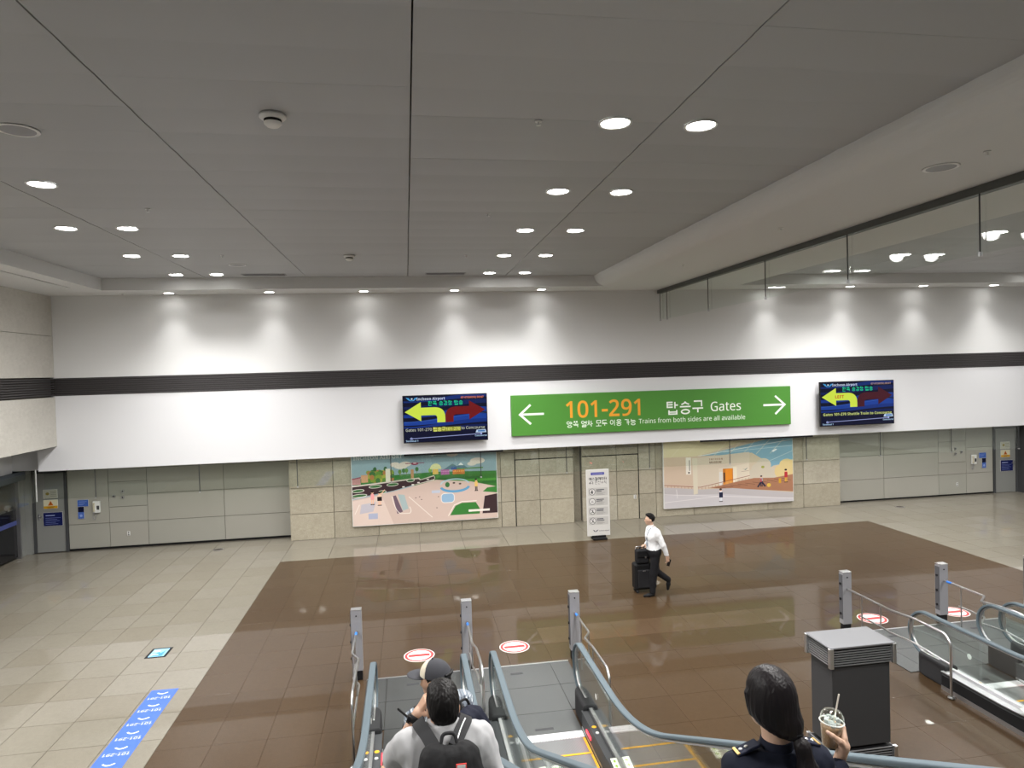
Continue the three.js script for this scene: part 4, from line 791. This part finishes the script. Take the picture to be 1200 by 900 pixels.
function shoe(heel, toe, m, t, name = 'shoe') {
  const d = new THREE.Vector3(toe[0] - heel[0], toe[1] - heel[1], toe[2] - heel[2]).normalize(), up = new THREE.Vector3(0, 1, 0); up.addScaledVector(d, -up.dot(d)).normalize();
  const mid = bend(heel, toe, .5), lift = (p, k) => [p[0] + up.x * k, p[1] + up.y * k, p[2] + up.z * k];
  part(name, plain(skin([cap(lift(heel, .035), lift(mid, .032), .04, .042, .02), cap(lift(mid, .03), lift(toe, .024), .043, .03, .03), cap(lift(heel, .07), lift(heel, .085), .042, .045, .03)], 40)), m, t);
}
// ---- walking man in a white shirt
{
  const t = thing('person', 'man in white shirt and black trousers walking left across the brown floor', 'person', [5.2, 0, -13.86]);
  const hd = headPrims([-.085, 1.655, .01], Math.PI / 2 - .25, -.02, 1.0), neck = [-.05, 1.5, 0], pel = [.0, .96, 0], chest = [-.02, 1.3, 0];
  const sL = [.01, 1.41, .175], eL = [.12, 1.13, .235], wL = [.215, .87, .215], sR = [-.03, 1.41, -.17], eR = [-.0, 1.17, -.26], wR = [-.05, 1.02, -.34];
  const hipL = [0, .92, .09], kL = [-.05, .5, .085], aL = [-.085, .1, .08], hipR = [.02, .92, -.09], kR = [.06, .5, -.08], aR = [.33, .29, -.075];
  const torso = [cap([0, .98, -.06], [0, .98, .06], .115, .115, .06), cap(pel, [-.01, 1.14, 0], .125, .115, .08), cap([-.01, 1.14, 0], chest, .115, .125, .08), cap([-.02, 1.3, -.07], [-.02, 1.3, .07], .115, .115, .08), cap([-.02, 1.4, -.12], [0, 1.4, .12], .065, .065, .08), cap(chest, neck, .08, .055, .05)];
  const armL = [cap(sL, eL, .052, .042, .05), cap(eL, wL, .041, .029, .03)], armR = [cap(sR, eR, .052, .042, .05), cap(eR, wR, .041, .029, .03)];
  const legs = [cap(hipL, kL, .086, .06, .06), cap(kL, aL, .06, .042, .03), cap(hipR, kR, .086, .06, .06), cap(kR, aR, .06, .042, .03)];
  const hL = hand(wL, [.12, -.95, -.05], [.2, .05, 1], -1, .75), hR = hand(wR, [-.95, -.25, .05], [0, 1, 0], -1, 1.1);
  const core = [...torso, ...armL, ...armR, ...legs, cap(neck, [-.07, 1.6, .005], .052, .05, .03)];
  part('body', [plain(skin(core, 120)), plain(skin(hd.prims, 72)), plain(skin([...hL, cap(wL, bend(wL, eL, .25), .027, .03, .02)], 64, null, .02)), plain(skin([...hR, cap(wR, bend(wR, eR, .25), .027, .03, .02)], 64, null, .02))], SK.skin2, t);
  faceParts(t, hd);
  const hp = hd.prims.slice(0, 1).map(p => ({ ...p, r: p.r.map(q => q + .009) }));
  part('hair', plain(skin([...hp, ell(hd.at(0, .105, -.02), [.06, .03, .07], .03)], 64, (x, y, z) => { const e = hd.at(0, .045, -.055), f = hd.at(0, 0, -1), c = hd.at(0, 0, 0); const fw = (x - c[0]) * (f[0] - c[0]) + (z - c[2]) * (f[2] - c[2]); return ((1.655 + (fw > .03 ? .062 + (fw - .03) * .5 : fw > -.02 ? -.015 + (fw + .02) * 1.5 : -.055)) - y); }, .03, cloth(.004, 40))), SK.hair, t);
  const shirt = std(C(.74, .75, .77), .75), trouser = std(C(.012, .012, .014), .8);
  part('shirt', plain(skin(grow([...torso, ...armL, ...armR], .017), 120, (x, y, z) => Math.max(1.005 - y - (Math.abs(z) > .17 ? .35 : 0), y - 1.50, (x > .15 && z > .15 ? .905 - y : -1), (z < -.3 && y < 1.1 ? 1.035 - y : -1)), .03, cloth(.009, 13))), shirt, t);
  part('collar', plain(skin([cap([-.05, 1.475, 0], [-.055, 1.515, 0], .068, .062, .01), { ...cap([-.055, 1.49, 0], [-.06, 1.56, 0], .052, .052, .01), cut: true }], 48)), shirt, t);
  part('trousers', plain(skin(grow([...legs, cap([0, .98, -.06], [0, .98, .06], .115, .115, .06), cap(pel, [0, 1.02, 0], .122, .122, .05)], .02), 110, (x, y, z) => Math.max(y - 1.045), .03, cloth(.008, 12))), trouser, t);
  part('belt', plain(skin([cap([0, 1.035, -.05], [0, 1.035, .05], .128, .128, .05)], 50, (x, y, z) => Math.abs(y - 1.035) - .018)), M.black, t);
  part('lanyard', [plain(tube([[-.03, 1.515, .06], [-.13, 1.43, .07], [-.17, 1.3, .05], [-.165, 1.18, .03]], .006, 24, 6, .5)), plain(tube([[-.04, 1.515, -.05], [-.13, 1.43, -.04], [-.17, 1.3, -.0], [-.165, 1.18, .03]], .006, 24, 6, .5))], std(C(.05, .09, .14), .6), t);
  part('name_card', rb(.012, .1, .065, -.168, 1.13, .03, .004), std(C(.3, .34, .4), .4), t);
  shoe([-.075, 0, .08], [-.27, 0, .09], M.black, t); shoe([.385, .28, -.075], [.345, .08, -.07], M.black, t);
  for (const [a, b] of [[kL, aL], [kR, aR]]) part('sock', plain(skin([cap(bend(b, a, .25), b, .052, .05, .02), cap(b, [b[0] + .02, b[1] - .02, b[2]], .05, .046, .02)], 36)), M.black, t);
  const ph = thing('mobile_phone', 'black phone in the left hand of the walking man', 'phone', [5.455, .74, -13.665], .2); ph.rotation.z = -.35; part('body', rb(.075, .15, .011, 0, 0, 0, .005), M.black, ph); part('screen', rb(.068, .14, .002, 0, 0, .006, .001), M.blackGloss, ph); part('camera_lens', cyl(.007, .007, .003, 0, 0, 0, 10).rotateX(Math.PI / 2).translate(.02, .05, -.006), M.steel, ph);
  const sc = thing('suitcase', 'black upright wheeled suitcase pulled beside the walking man', 'suitcase', [5.06, 0, -14.13]);
  part('shell', rb(.5, .58, .26, 0, .36, 0, .05, 4), M.black, sc); part('front_pocket', rb(.38, .4, .05, 0, .32, .135, .02, 3), std(C(.02, .02, .022), .8), sc);
  part('pull_handle', tube([[-.16, .6, -.08], [-.16, .98, -.08], [.12, .98, -.08], [.12, .6, -.08]], .011, 40, 8), M.steelSatin, sc); part('top_grip', tube([[-.1, .65, 0], [-.08, .685, 0], [.08, .685, 0], [.1, .65, 0]], .012, 20, 8), M.black, sc);
  for (const x of [-.19, .19]) for (const z of [-.08, .08]) { const w = part('wheel', cyl(.035, .035, .03, 0, 0, 0, 18).rotateX(Math.PI / 2).translate(x, .036, z), M.rubber, sc); part('fork', rb(.03, .05, .045, x, .06, z, .006), M.darkGrey, w); }
  part('logo_bar', rb(.06, .02, .006, -.05, .5, .163, .002), M.alu, sc);
  const bg = thing('cabin_bag', 'black soft bag standing on top of the suitcase', 'bag', [5.0, .655, -14.07]);
  part('body', rb(.3, .31, .19, 0, .155, 0, .05, 4), std(C(.016, .016, .018), .85), bg); part('flap', rb(.29, .15, .03, 0, .22, .1, .014), M.black, bg); part('handle', tube([[-.07, .3, 0], [-.05, .345, 0], [.05, .345, 0], [.07, .3, 0]], .009, 20, 6), M.black, bg); part('buckle', rb(.03, .04, .01, .04, .15, .118, .003), M.alu, bg);
}
// ---- a person on the escalator, seen from behind; looks along -z
const gait = (s) => [cap([.09 * s, .9, 0], [.095 * s, .49, -.03], .09, .062, .06), cap([.095 * s, .49, -.03], [.1 * s, .1, .03], .062, .042, .03)];
function legsAndShoes(t, mTrouser, mShoe, H) {
  part('trousers', plain(skin(grow([...gait(1), ...gait(-1), cap([-.06, .95, .01], [.06, .95, .01], .115, .115, .05)], .018), 90, (x, y) => y - 1.03, .03, cloth(.007, 12))), mTrouser, t);
  for (const s of [-1, 1]) shoe([.1 * s, .0, .05], [.115 * s, 0, -.15], mShoe, t);
}
const stepY = z => { const k = Math.floor((z + 8.7) / .4); return ramp(-8.7 + .4 * k + .2); };
// ---- man with a backpack
{
  const z0 = -3.5, y0 = stepY(z0), t = thing('person', 'man in a grey T-shirt with a black backpack on the leftmost escalator, seen from behind', 'person', [.13, y0, z0]);
  const H = 3.39 - y0, dy = H - 1.70, Y = v => v + dy;                        // standing height decides the torso
  const hd = headPrims([.005, H - .168, -.03], .12, -.14, 1.03), neck = [0, Y(1.45), -.005];
  const sL = [-.2, Y(1.37), 0], eL = [-.27, Y(1.18), -.21], wL = [-.125, Y(1.395), -.27], sR = [.2, Y(1.37), 0], eR = [.265, Y(1.08), .0], wR = [.23, Y(.93), -.2];
  const torso = [cap([-.06, .95, 0], [.06, .95, 0], .115, .115, .06), cap([-.05, 1.05, .0], [-.07, Y(1.28), .01], .11, .115, .08), cap([.05, 1.05, .0], [.07, Y(1.28), .01], .11, .115, .08), cap([-.15, Y(1.37), .01], [.15, Y(1.37), .01], .07, .07, .07), cap([0, Y(1.3), .01], neck, .09, .058, .06)];
  const arms = [cap(sL, eL, .053, .043, .04), cap(sR, eR, .053, .043, .04)], fore = [cap(eL, wL, .043, .03, .03), cap(eR, wR, .043, .03, .03)];
  const hL = hand(wL, [.5, .8, .05], [-.75, .45, .25], 1, 1.15), hR = hand(wR, [0, -.2, -1], [.9, .3, 0], 1, .5);
  part('body', [plain(skin([...torso, ...arms, ...fore, ...gait(1), ...gait(-1), cap(neck, [.003, H - .22, -.015], .058, .056, .03)], 120)), plain(skin(hd.prims, 72)), plain(skin([...hL, cap(wL, bend(wL, eL, .25), .028, .031, .02)], 64, null, .02)), plain(skin([...hR, cap(wR, bend(wR, eR, .25), .028, .031, .02)], 64, null, .02))], SK.skin, t);
  faceParts(t, hd);
  part('hair', plain(skin([...hd.prims.slice(0, 1).map(p => ({ ...p, r: [.087, .099, .105] })), ell(hd.at(0, -.025, .05), [.066, .05, .046], .03), ell(hd.at(0, .095, -.02), [.065, .035, .08], .03)], 80, (x, y, z) => { const c = hd.at(0, 0, 0); const fw = c[2] - z; return (c[1] + (fw > .02 ? .055   : -.06 + (fw + .03) * .15) - y); }, .03, (x, y, z) => .003 * noise.noise(x * 90, y * 30, z * 90))), SK.hair, t);
  const shirt = std(C(.43, .43, .44), .85);
  part('t_shirt', plain(skin(grow([...torso, ...arms.map(a => ({ ...a, b: bend(a.a, a.b, .72), rb: a.rb + .012 }))], .018), 120, (x, y, z) => Math.max(.9 - y, y - Y(1.482)), .03, cloth(.009, 12))), shirt, t);
  part('collar', plain(new THREE.TorusGeometry(.068, .011, 10, 30).rotateX(Math.PI / 2 - .12).translate(0, Y(1.452), -.002)), shirt, t);
  part('watch_strap', plain(new THREE.TorusGeometry(.034, .012, 8, 24).scale(1, 1, 1.6).applyQuaternion(new THREE.Quaternion().setFromUnitVectors(new THREE.Vector3(0, 0, 1), new THREE.Vector3(...wL).sub(new THREE.Vector3(...eL)).normalize())).translate(...bend(wL, eL, .14))), M.black, t);
  const wf = bend(wL, eL, .14); part('watch_face', cyl(.019, .019, .012, 0, 0, 0, 20).rotateZ(1.2).rotateY(-.6).translate(wf[0] - .03, wf[1] + .012, wf[2] + .022), M.blackGloss, t);
  legsAndShoes(t, std(C(.03, .032, .04), .8), M.black);
  const ph = thing('mobile_phone', 'slim black phone held up at the face of the backpack man', 'phone', [-.05, 3.03, -3.84]); { const W = new THREE.Vector3(-.02, -.42, -.91).normalize(), A = new THREE.Vector3(.75, -.6, .28); A.addScaledVector(W, -A.dot(W)).normalize(); ph.quaternion.setFromRotationMatrix(new THREE.Matrix4().makeBasis(W, A, new THREE.Vector3().crossVectors(W, A))); }
  part('body', rb(.075, .16, .01, 0, 0, 0, .004), M.black, ph); part('screen', rb(.07, .15, .002, 0, 0, .0055, .001), M.blackGloss, ph); part('camera_lens', cyl(.007, .007, .003, 0, 0, 0, 10).rotateX(Math.PI / 2).translate(.02, .055, -.006), M.steel, ph);
  const b = thing('backpack', 'black backpack with a red and white luggage tag on the grey T-shirt man', 'backpack', [.15, y0, z0]);
  const bm = std(C(.016, .016, .017), .75), strap = std(C(.03, .03, .032), .8);
  part('main_compartment', plain(skin([cap([-.1, Y(1.02), .27], [-.08, Y(1.32), .24], .07, .065, .05), cap([.1, Y(1.02), .27], [.08, Y(1.32), .24], .07, .065, .05), ell([0, Y(1.18), .28], [.16, .2, .09], .05)], 64, null, .03, cloth(.005, 18))), bm, b);
  part('front_pocket', plain(skin([cap([-.07, Y(1.06), .345], [.07, Y(1.06), .345], .06, .06, .04), cap([-.06, Y(1.2), .335], [.06, Y(1.2), .335], .045, .045, .04)], 48)), std(C(.024, .024, .026), .8), b);
  part('zip', plain(tube([[-.13, Y(1.1), .355], [-.11, Y(1.28), .32], [0, Y(1.345), .31], [.11, Y(1.28), .32], [.13, Y(1.1), .355]], .004, 40, 6, .5)), M.darkGrey, b);
  part('grab_handle', plain(tube([[-.04, Y(1.38), .235], [-.03, Y(1.425), .215], [.03, Y(1.425), .215], [.04, Y(1.38), .235]], .009, 24, 8)), strap, b);
  for (const s of [-1, 1]) {
    const path = [[s * .05, Y(1.43), .19], [s * .085, Y(1.46), .115], [s * .118, Y(1.468), .03], [s * .125, Y(1.43), -.085], [s * .135, Y(1.3), -.145], [s * .16, Y(1.12), -.12], [s * .2, Y(1.0), .02], [s * .14, Y(.98), .2]];
    const cv = new THREE.CatmullRomCurve3(path.map(p => new THREE.Vector3(p[0] - .02, p[1] + .012, p[2]))), pts = cv.getPoints(50), pos = [], idx = [];
    pts.forEach((p, i) => { const tg = cv.getTangent(i / 50), c = new THREE.Vector3(0, Y(1.25), .02), nrm = p.clone().sub(c); nrm.addScaledVector(tg, -nrm.dot(tg)).normalize(); const w = new THREE.Vector3().crossVectors(tg, nrm).multiplyScalar(.033), q = nrm.multiplyScalar(.008); for (const [a, d] of [[1, 1], [-1, 1], [-1, -1], [1, -1]]) pos.push(p.x + w.x * a + q.x * d, p.y + w.y * a + q.y * d, p.z + w.z * a + q.z * d); if (i) for (let j = 0; j < 4; j++) { const A = (i - 1) * 4 + j, B = (i - 1) * 4 + (j + 1) % 4; idx.push(A, B, A + 4, B, B + 4, A + 4); } });
    const g = new THREE.BufferGeometry(); g.setAttribute('position', new THREE.Float32BufferAttribute(pos, 3)); g.setIndex(idx); g.computeVertexNormals();
    const sp = part('shoulder_strap', plain(toCreasedNormals(g, .6)), strap, b);
    if (s > 0) part('reflective_strip', plain(tube([[.035, Y(1.452), .19], [.067, Y(1.486), .115], [.098, Y(1.492), .03]], .0045, 20, 6, .5)), M.alu, sp);
  }
  part('luggage_tag', [rb(.05, .085, .006, .05, Y(1.30), .345, .003), ], std(C(.7, .07, .06), .5), b); part('tag_stripe', rb(.04, .025, .007, .05, Y(1.325), .3455, .002), M.white, b);
  for (const q of b.children) if (q.name !== 'shoulder_strap') q.position.y += .1;
}
// ---- man in a cap, further down
{
  const z0 = -4.42, y0 = stepY(z0), t = thing('person', 'man in a dark baseball cap and patterned grey shirt riding ahead of the backpack man', 'person', [.15, y0, z0], .7);
  const H = 3.1 - y0, dy = H - 1.75, Y = v => v + dy;
  const hd = headPrims([.0, H - .15, -.04], .35, -.18, 1.0), neck = [.01, Y(1.47), 0];
  const sL = [-.185, Y(1.4), -.03], eL = [-.25, Y(1.1), -.06], wL = [-.2, Y(.98), -.28], sR = [.185, Y(1.4), .03], eR = [.25, Y(1.1), .03], wR = [.22, Y(.95), -.18];
  const torso = [cap([-.06, .96, 0], [.06, .96, 0], .12, .12, .06), cap([-.05, 1.05, 0], [-.06, Y(1.3), .01], .12, .115, .08), cap([.05, 1.05, 0], [.06, Y(1.3), .01], .12, .115, .08), cap([-.14, Y(1.4), -.02], [.14, Y(1.4), .02], .068, .068, .07), cap([0, Y(1.32), .01], neck, .09, .058, .06)];
  const arms = [cap(sL, eL, .053, .044, .04), cap(sR, eR, .053, .044, .04)], fore = [cap(eL, wL, .043, .03, .03), cap(eR, wR, .043, .03, .03)];
  const hL = hand(wL, [.3, .1, -1], [-.6, .7, 0], 1, .8), hR = hand(wR, [0, -.2, -1], [.9, .3, 0], 1, .6);
  part('body', [plain(skin([...torso, ...arms, ...fore, ...gait(1), ...gait(-1), cap(neck, [-.0, H - .2, -.03], .056, .055, .03)], 110)), plain(skin(hd.prims, 64)), plain(skin([...hL, cap(wL, bend(wL, eL, .25), .028, .031, .02)], 56, null, .02)), plain(skin([...hR, cap(wR, bend(wR, eR, .25), .028, .031, .02)], 56, null, .02))], SK.skin, t);
  faceParts(t, hd);
  part('hair', plain(skin([...hd.prims.slice(0, 1).map(p => ({ ...p, r: [.082, .094, .1] })), ell(hd.at(0, -.03, .05), [.064, .05, .045], .03)], 60, (x, y, z) => { const c = hd.at(0, 0, 0), f = hd.at(0, 0, -1); const fw = (x - c[0]) * (f[0] - c[0]) + (z - c[2]) * (f[2] - c[2]); return c[1] - .06 + Math.max(0, fw + .02) * 2 - y; })), SK.hair, t);
  const cm = std(C(.055, .056, .064), .8), cr = std(C(.66, .60, .48), .8);
  const lid = [...hd.prims.slice(0, 1).map(p => ({ ...p, r: [.09, .102, .108] }))], front = (x, z, k) => { const c = hd.at(0, 0, 0), f = hd.at(0, 0, -1); return k - ((x - c[0]) * (f[0] - c[0]) + (z - c[2]) * (f[2] - c[2])); };
  const low = (x, y, z) => { const c = hd.at(0, 0, 0); return c[1] + .035 - y; };
  part('cap_crown', plain(skin(lid, 64, (x, y, z) => Math.max(low(x, y, z), -front(x, z, .03)))), cm, t);
  part('cap_front_panel', plain(skin(grow(lid, .0015), 64, (x, y, z) => Math.max(low(x, y, z), front(x, z, .03)))), cr, t);
  part('cap_bill', plain(skin([ell(hd.at(0, .04, -.105), [.078, .011, .09], .01, .35)], 48)), cm, t);
  part('cap_button', new THREE.SphereGeometry(.009, 10, 8), cm, t, hd.at(0, .138, .012));
  part('cap_strap', plain(tube([hd.at(-.05, .04, .115), hd.at(0, .038, .128), hd.at(.05, .04, .115)], .009, 16, 6, .5)), M.black, t);
  const tx = grain(128, (u, v) => { const n = noise.noise(u * 26, v * 26, 2) + .6 * noise.noise(u * 50, v * 50, 7); return n > .28 ? [206, 212, 216] : n < -.4 ? [70, 76, 88] : [128, 136, 146]; });
  const shirt = std(0xffffff, .85, 0, { map: tx });
  const sg = plain(skin(grow([...torso, ...arms], .02), 110, (x, y, z) => Math.max(.88 - y, y - Y(1.475)), .03, cloth(.009, 12)));
  const sp = sg.attributes.position, su = new Float32Array(sp.count * 2); for (let i = 0; i < sp.count; i++) { su[i * 2] = (sp.getX(i) + sp.getZ(i) * .7) * 2.2; su[i * 2 + 1] = sp.getY(i) * 2.2; } sg.setAttribute('uv', new THREE.BufferAttribute(su, 2));
  part('shirt', sg, shirt, t);
  legsAndShoes(t, std(C(.05, .055, .07), .8), M.white);
  const b = thing('backpack', 'dark navy rounded backpack worn by the man in the cap', 'backpack', [.15, y0, z0], .7), nm = std(C(.014, .016, .028), .75);
  part('main_compartment', plain(skin([ell([.04, Y(1.24), .235], [.17, .25, .115], .05), cap([-.06, Y(1.08), .22], [.12, Y(1.08), .22], .09, .09, .05)], 60, null, .03, cloth(.005, 18))), nm, b);
  part('front_pocket', plain(skin([ell([.04, Y(1.12), .33], [.12, .11, .045], .03)], 40)), std(C(.02, .022, .034), .8), b);
  part('grab_handle', plain(tube([[-.0, Y(1.47), .2], [.01, Y(1.515), .18], [.07, Y(1.515), .18], [.08, Y(1.47), .2]], .009, 20, 8)), M.black, b);
  for (const s of [-1, 1]) part('shoulder_strap', plain(tube([[s * .07 - .0, Y(1.42), .17], [s * .11 - .04, Y(1.475), .05], [s * .12 - .04, Y(1.46), -.06], [s * .13 - .05, Y(1.3), -.15], [s * .17 - .04, Y(1.1), -.1], [s * .2 - .04, Y(1.0), .08]], .02, 40, 8, .5)), M.black, b);
  part('yellow_pull', rb(.012, .05, .012, .17, Y(1.27), .3, .004), M.yellow, b);
}
// ---- woman in uniform with a drink
{
  const z0 = -2.38, y0 = stepY(z0), t = thing('person', 'woman with a black ponytail in a navy uniform on the second escalator, seen from behind', 'person', [1.37, y0, z0]);
  const H = 3.812 - y0, dy = H - 1.69, Y = v => v + dy;
  const hd = headPrims([-.015, H - .125, -.02], .2, -.1, .98), neck = [0, Y(1.39), 0];
  const sL = [-.165, Y(1.315), 0], eL = [-.225, Y(1.05), .0], wL = [-.2, Y(.87), -.16], sR = [.165, Y(1.315), 0], eR = [.3, Y(1.09), -.1], wR = [.425, Y(1.145), -.235];
  const torso = [cap([-.06, .92, 0], [.06, .92, 0], .11, .11, .06), cap([-.045, 1.0, 0], [-.055, Y(1.2), 0], .095, .1, .08), cap([.045, 1.0, 0], [.055, Y(1.2), 0], .095, .1, .08), cap([-.12, Y(1.31), 0], [.12, Y(1.31), 0], .06, .06, .07), cap([0, Y(1.24), 0], neck, .08, .045, .06)];
  const arms = [cap(sL, eL, .046, .038, .04), cap(sR, eR, .046, .04, .04), cap(eL, wL, .037, .026, .03), cap(eR, wR, .038, .026, .03)];
  // right hand closed round the cup
  const cupC = [1.757 - 1.37, 3.40 - y0, -2.62 - z0], hp = [];
  {
    const up = cupC[1] - .015, r = .043, on = (a, y, k = .008) => [cupC[0] + (r + k) * Math.sin(a), y, cupC[2] + (r + k) * Math.cos(a)];
    const kn = [.95, 1.1, 1.25, 1.42], ys = [.03, .009, -.012, -.032];
    hp.push(cap(wR, [on(.75, 0)[0] + .006, up - .035, on(.75, 0)[2]], .025, .024, .02));
    kn.forEach((a, i) => { const y = up + ys[i], b0 = on(.8, up - .02 + ys[i] * .6, .014); hp.push(cap(b0, on(1.35, y, .013), .013, .0105, .01), cap(on(1.35, y, .013), on(2.05, y, .0095), .0095, .009, .004), cap(on(2.05, y, .0095), on(2.7 + (i === 3 ? -.3 : i * -.04), y, .0085), .009, .008, .004)); });
    hp.push(cap(on(.6, up - .03, .016), on(.12, up - .0, .015), .015, .0125, .012), cap(on(.12, up, .015), on(-.38, up + .022, .011), .0118, .0098, .006), cap(on(-.38, up + .022, .011), on(-.75, up + .034, .0095), .0098, .0078, .005));
    const nail = part('thumb_nail', new THREE.SphereGeometry(.006, 10, 8).scale(1, 1.2, .5), std(C(.62, .4, .34), .25), t, on(-.68, up + .033, .0165));
  }
  const hL = hand(wL, [0, -.3, -1], [-.9, .3, 0], -1, .7);
  part('body', [plain(skin([...torso, ...arms, ...gait(1), ...gait(-1), cap(neck, [-.01, H - .2, -.01], .047, .047, .03)], 120)), plain(skin(hd.prims, 72)), plain(skin(hp, 96, null, .012)), plain(skin([...hL, cap(wL, bend(wL, eL, .25), .026, .028, .02)], 56, null, .02))], SK.skin2, t);
  faceParts(t, hd);
  const strand = (x, y, z) => (.0012 * noise.noise(x * 160, y * 14, z * 160) + .0015 * noise.noise(x * 60, y * 8, z * 60));
  const tie = hd.at(.03, -.104, .098);
  part('hair', plain(skin([...hd.prims.slice(0, 1).map(p => ({ ...p, r: [.084, .1, .103] })), ell(hd.at(-.004, -.025, .025), [.084, .08, .08], .04, .2), ell(hd.at(.02, -.08, .07), [.05, .045, .042], .05, .2), cap(hd.at(.03, -.075, .085), tie, .026, .016, .04), cap(hd.at(-.078, .03, -.03), hd.at(-.07, -.05, -.03), .012, .005, .02)], 110, (x, y, z) => { const c = hd.at(0, 0, 0), f = hd.at(0, 0, -1); const fw = (x - c[0]) * (f[0] - c[0]) + (z - c[2]) * (f[2] - c[2]); return fw > .062 ? c[1] + .05 + (fw - .062) * .5 - y : fw > -.01 ? c[1] - .085 + (fw + .01) * .8 - y : -1; }, .03, strand)), SK.hairGloss, t);
  part('hair_tie', plain(new THREE.TorusGeometry(.02, .008, 10, 20).rotateX(1.2).translate(...tie)), M.black, t);
  const pt = k => [tie[0] + .012 * k + .006, tie[1] - .075 * k, tie[2] + .018 + .012 * k - (k > 2 ? .012 * (k - 2) : 0)];
  part('ponytail', plain(skin([cap(tie, pt(.5), .018, .026, .02), cap(pt(.5), pt(1.6), .026, .036, .02), cap(pt(1.6), pt(2.8), .036, .034, .02), cap(pt(2.8), pt(4), .03, .012, .02)], 90, null, .03, strand)), SK.hairGloss, t);
  part('ear_stud', new THREE.SphereGeometry(.004, 8, 6), M.steel, t, hd.at(-.083, -.032, .01));
  const navyCloth = std(C(.010, .012, .022), .8);
  part('uniform_jacket', plain(skin(grow([...torso, ...arms], .016), 120, (x, y, z) => Math.max(.86 - y, y - Y(1.395), (x > .36 ? (x - eR[0]) * (wR[0] - eR[0]) + (y - eR[1]) * (wR[1] - eR[1]) + (z - eR[2]) * (wR[2] - eR[2]) - .86 * ((wR[0] - eR[0]) ** 2 + (wR[1] - eR[1]) ** 2 + (wR[2] - eR[2]) ** 2) : -1), (x < -.14 && z < -.12 ? -.145 - z : -1)), .03, cloth(.007, 13))), navyCloth, t);
  part('collar', plain(skin([cap([0, Y(1.36), 0], [0, Y(1.40), 0], .066, .062, .01), { ...cap([0, Y(1.36), 0], [0, Y(1.47), 0], .051, .051, .01), cut: true }], 60, (x, y, z) => y - Y(1.425))), std(C(.012, .014, .026), .75), t);
  for (const s of [-1, 1]) {
    const ep = part('shoulder_board', rb(.1, .012, .05, 0, 0, 0, .005), std(C(.014, .017, .034), .7), t, [s * .125, Y(1.398), .0]); ep.rotation.set(0, 0, -s * .33);
    part('gold_edge', rb(.012, .004, .046, s * .042, .007, 0, .001), std(C(.55, .36, .12), .4, .5), ep);
    for (const d of [-.012, .012]) part('silver_pip', lathe([[.0001, .005], [.006, .003], [.009, 0], [.0001, 0]], 10).translate(s * (.012 + d), .006, .0), M.alu, ep);
  }
  legsAndShoes(t, navyCloth, M.black);
  // ---- the drink
  const c = thing('iced_drink', 'clear plastic cup of iced coffee with domed lid in the woman\'s right hand', 'cup', [1.757, 3.335, -2.62]); c.rotation.z = -.10;
  part('cup_wall', lathe([[.031, 0], [.046, .105], [.0475, .107], [.0475, .104], [.0325, .002], [.0001, .002], [.0001, 0], [.031, 0]], 36), M.glass, c);
  part('coffee', lathe([[.0001, .004], [.0315, .004], [.0432, .088], [.0001, .088]], 32), phys(C(.36, .19, .10), .4), c);
  part('dome_lid', lathe([[.049, .103], [.051, .106], [.049, .113], [.046, .135], [.034, .152], [.015, .159], [.0001, .16], [.0001, .158], [.033, .15], [.0445, .134], [.047, .108], [.047, .103], [.049, .103]], 36), M.glass, c);
  part('lid_rim', new THREE.TorusGeometry(.049, .0028, 8, 40).rotateX(Math.PI / 2).translate(0, .106, 0), M.white, c);
  for (let i = 0; i < 9; i++) part('ice_cube', rb(.02, .018, .02, 0, 0, 0, .005).rotateX(rnd() * 3).rotateY(rnd() * 3).translate(.024 * Math.cos(i * 2.4) * (i ? 1 : 0), .098 + (i % 3) * .008, .024 * Math.sin(i * 2.4) * (i ? 1 : 0)), phys(C(.9, .92, .93), .08, { transmission: .6, thickness: .01, ior: 1.31 }), c);
  part('straw', cyl(.0035, .0035, .21, 0, .1, 0, 10).rotateZ(-.12).translate(.0, .02, 0), std(C(.72, .66, .58), .5), c);
}
scene.traverse(o => { if (o.isMesh) { o.castShadow = o.receiveShadow = true; } });
renderer.render(scene, camera);
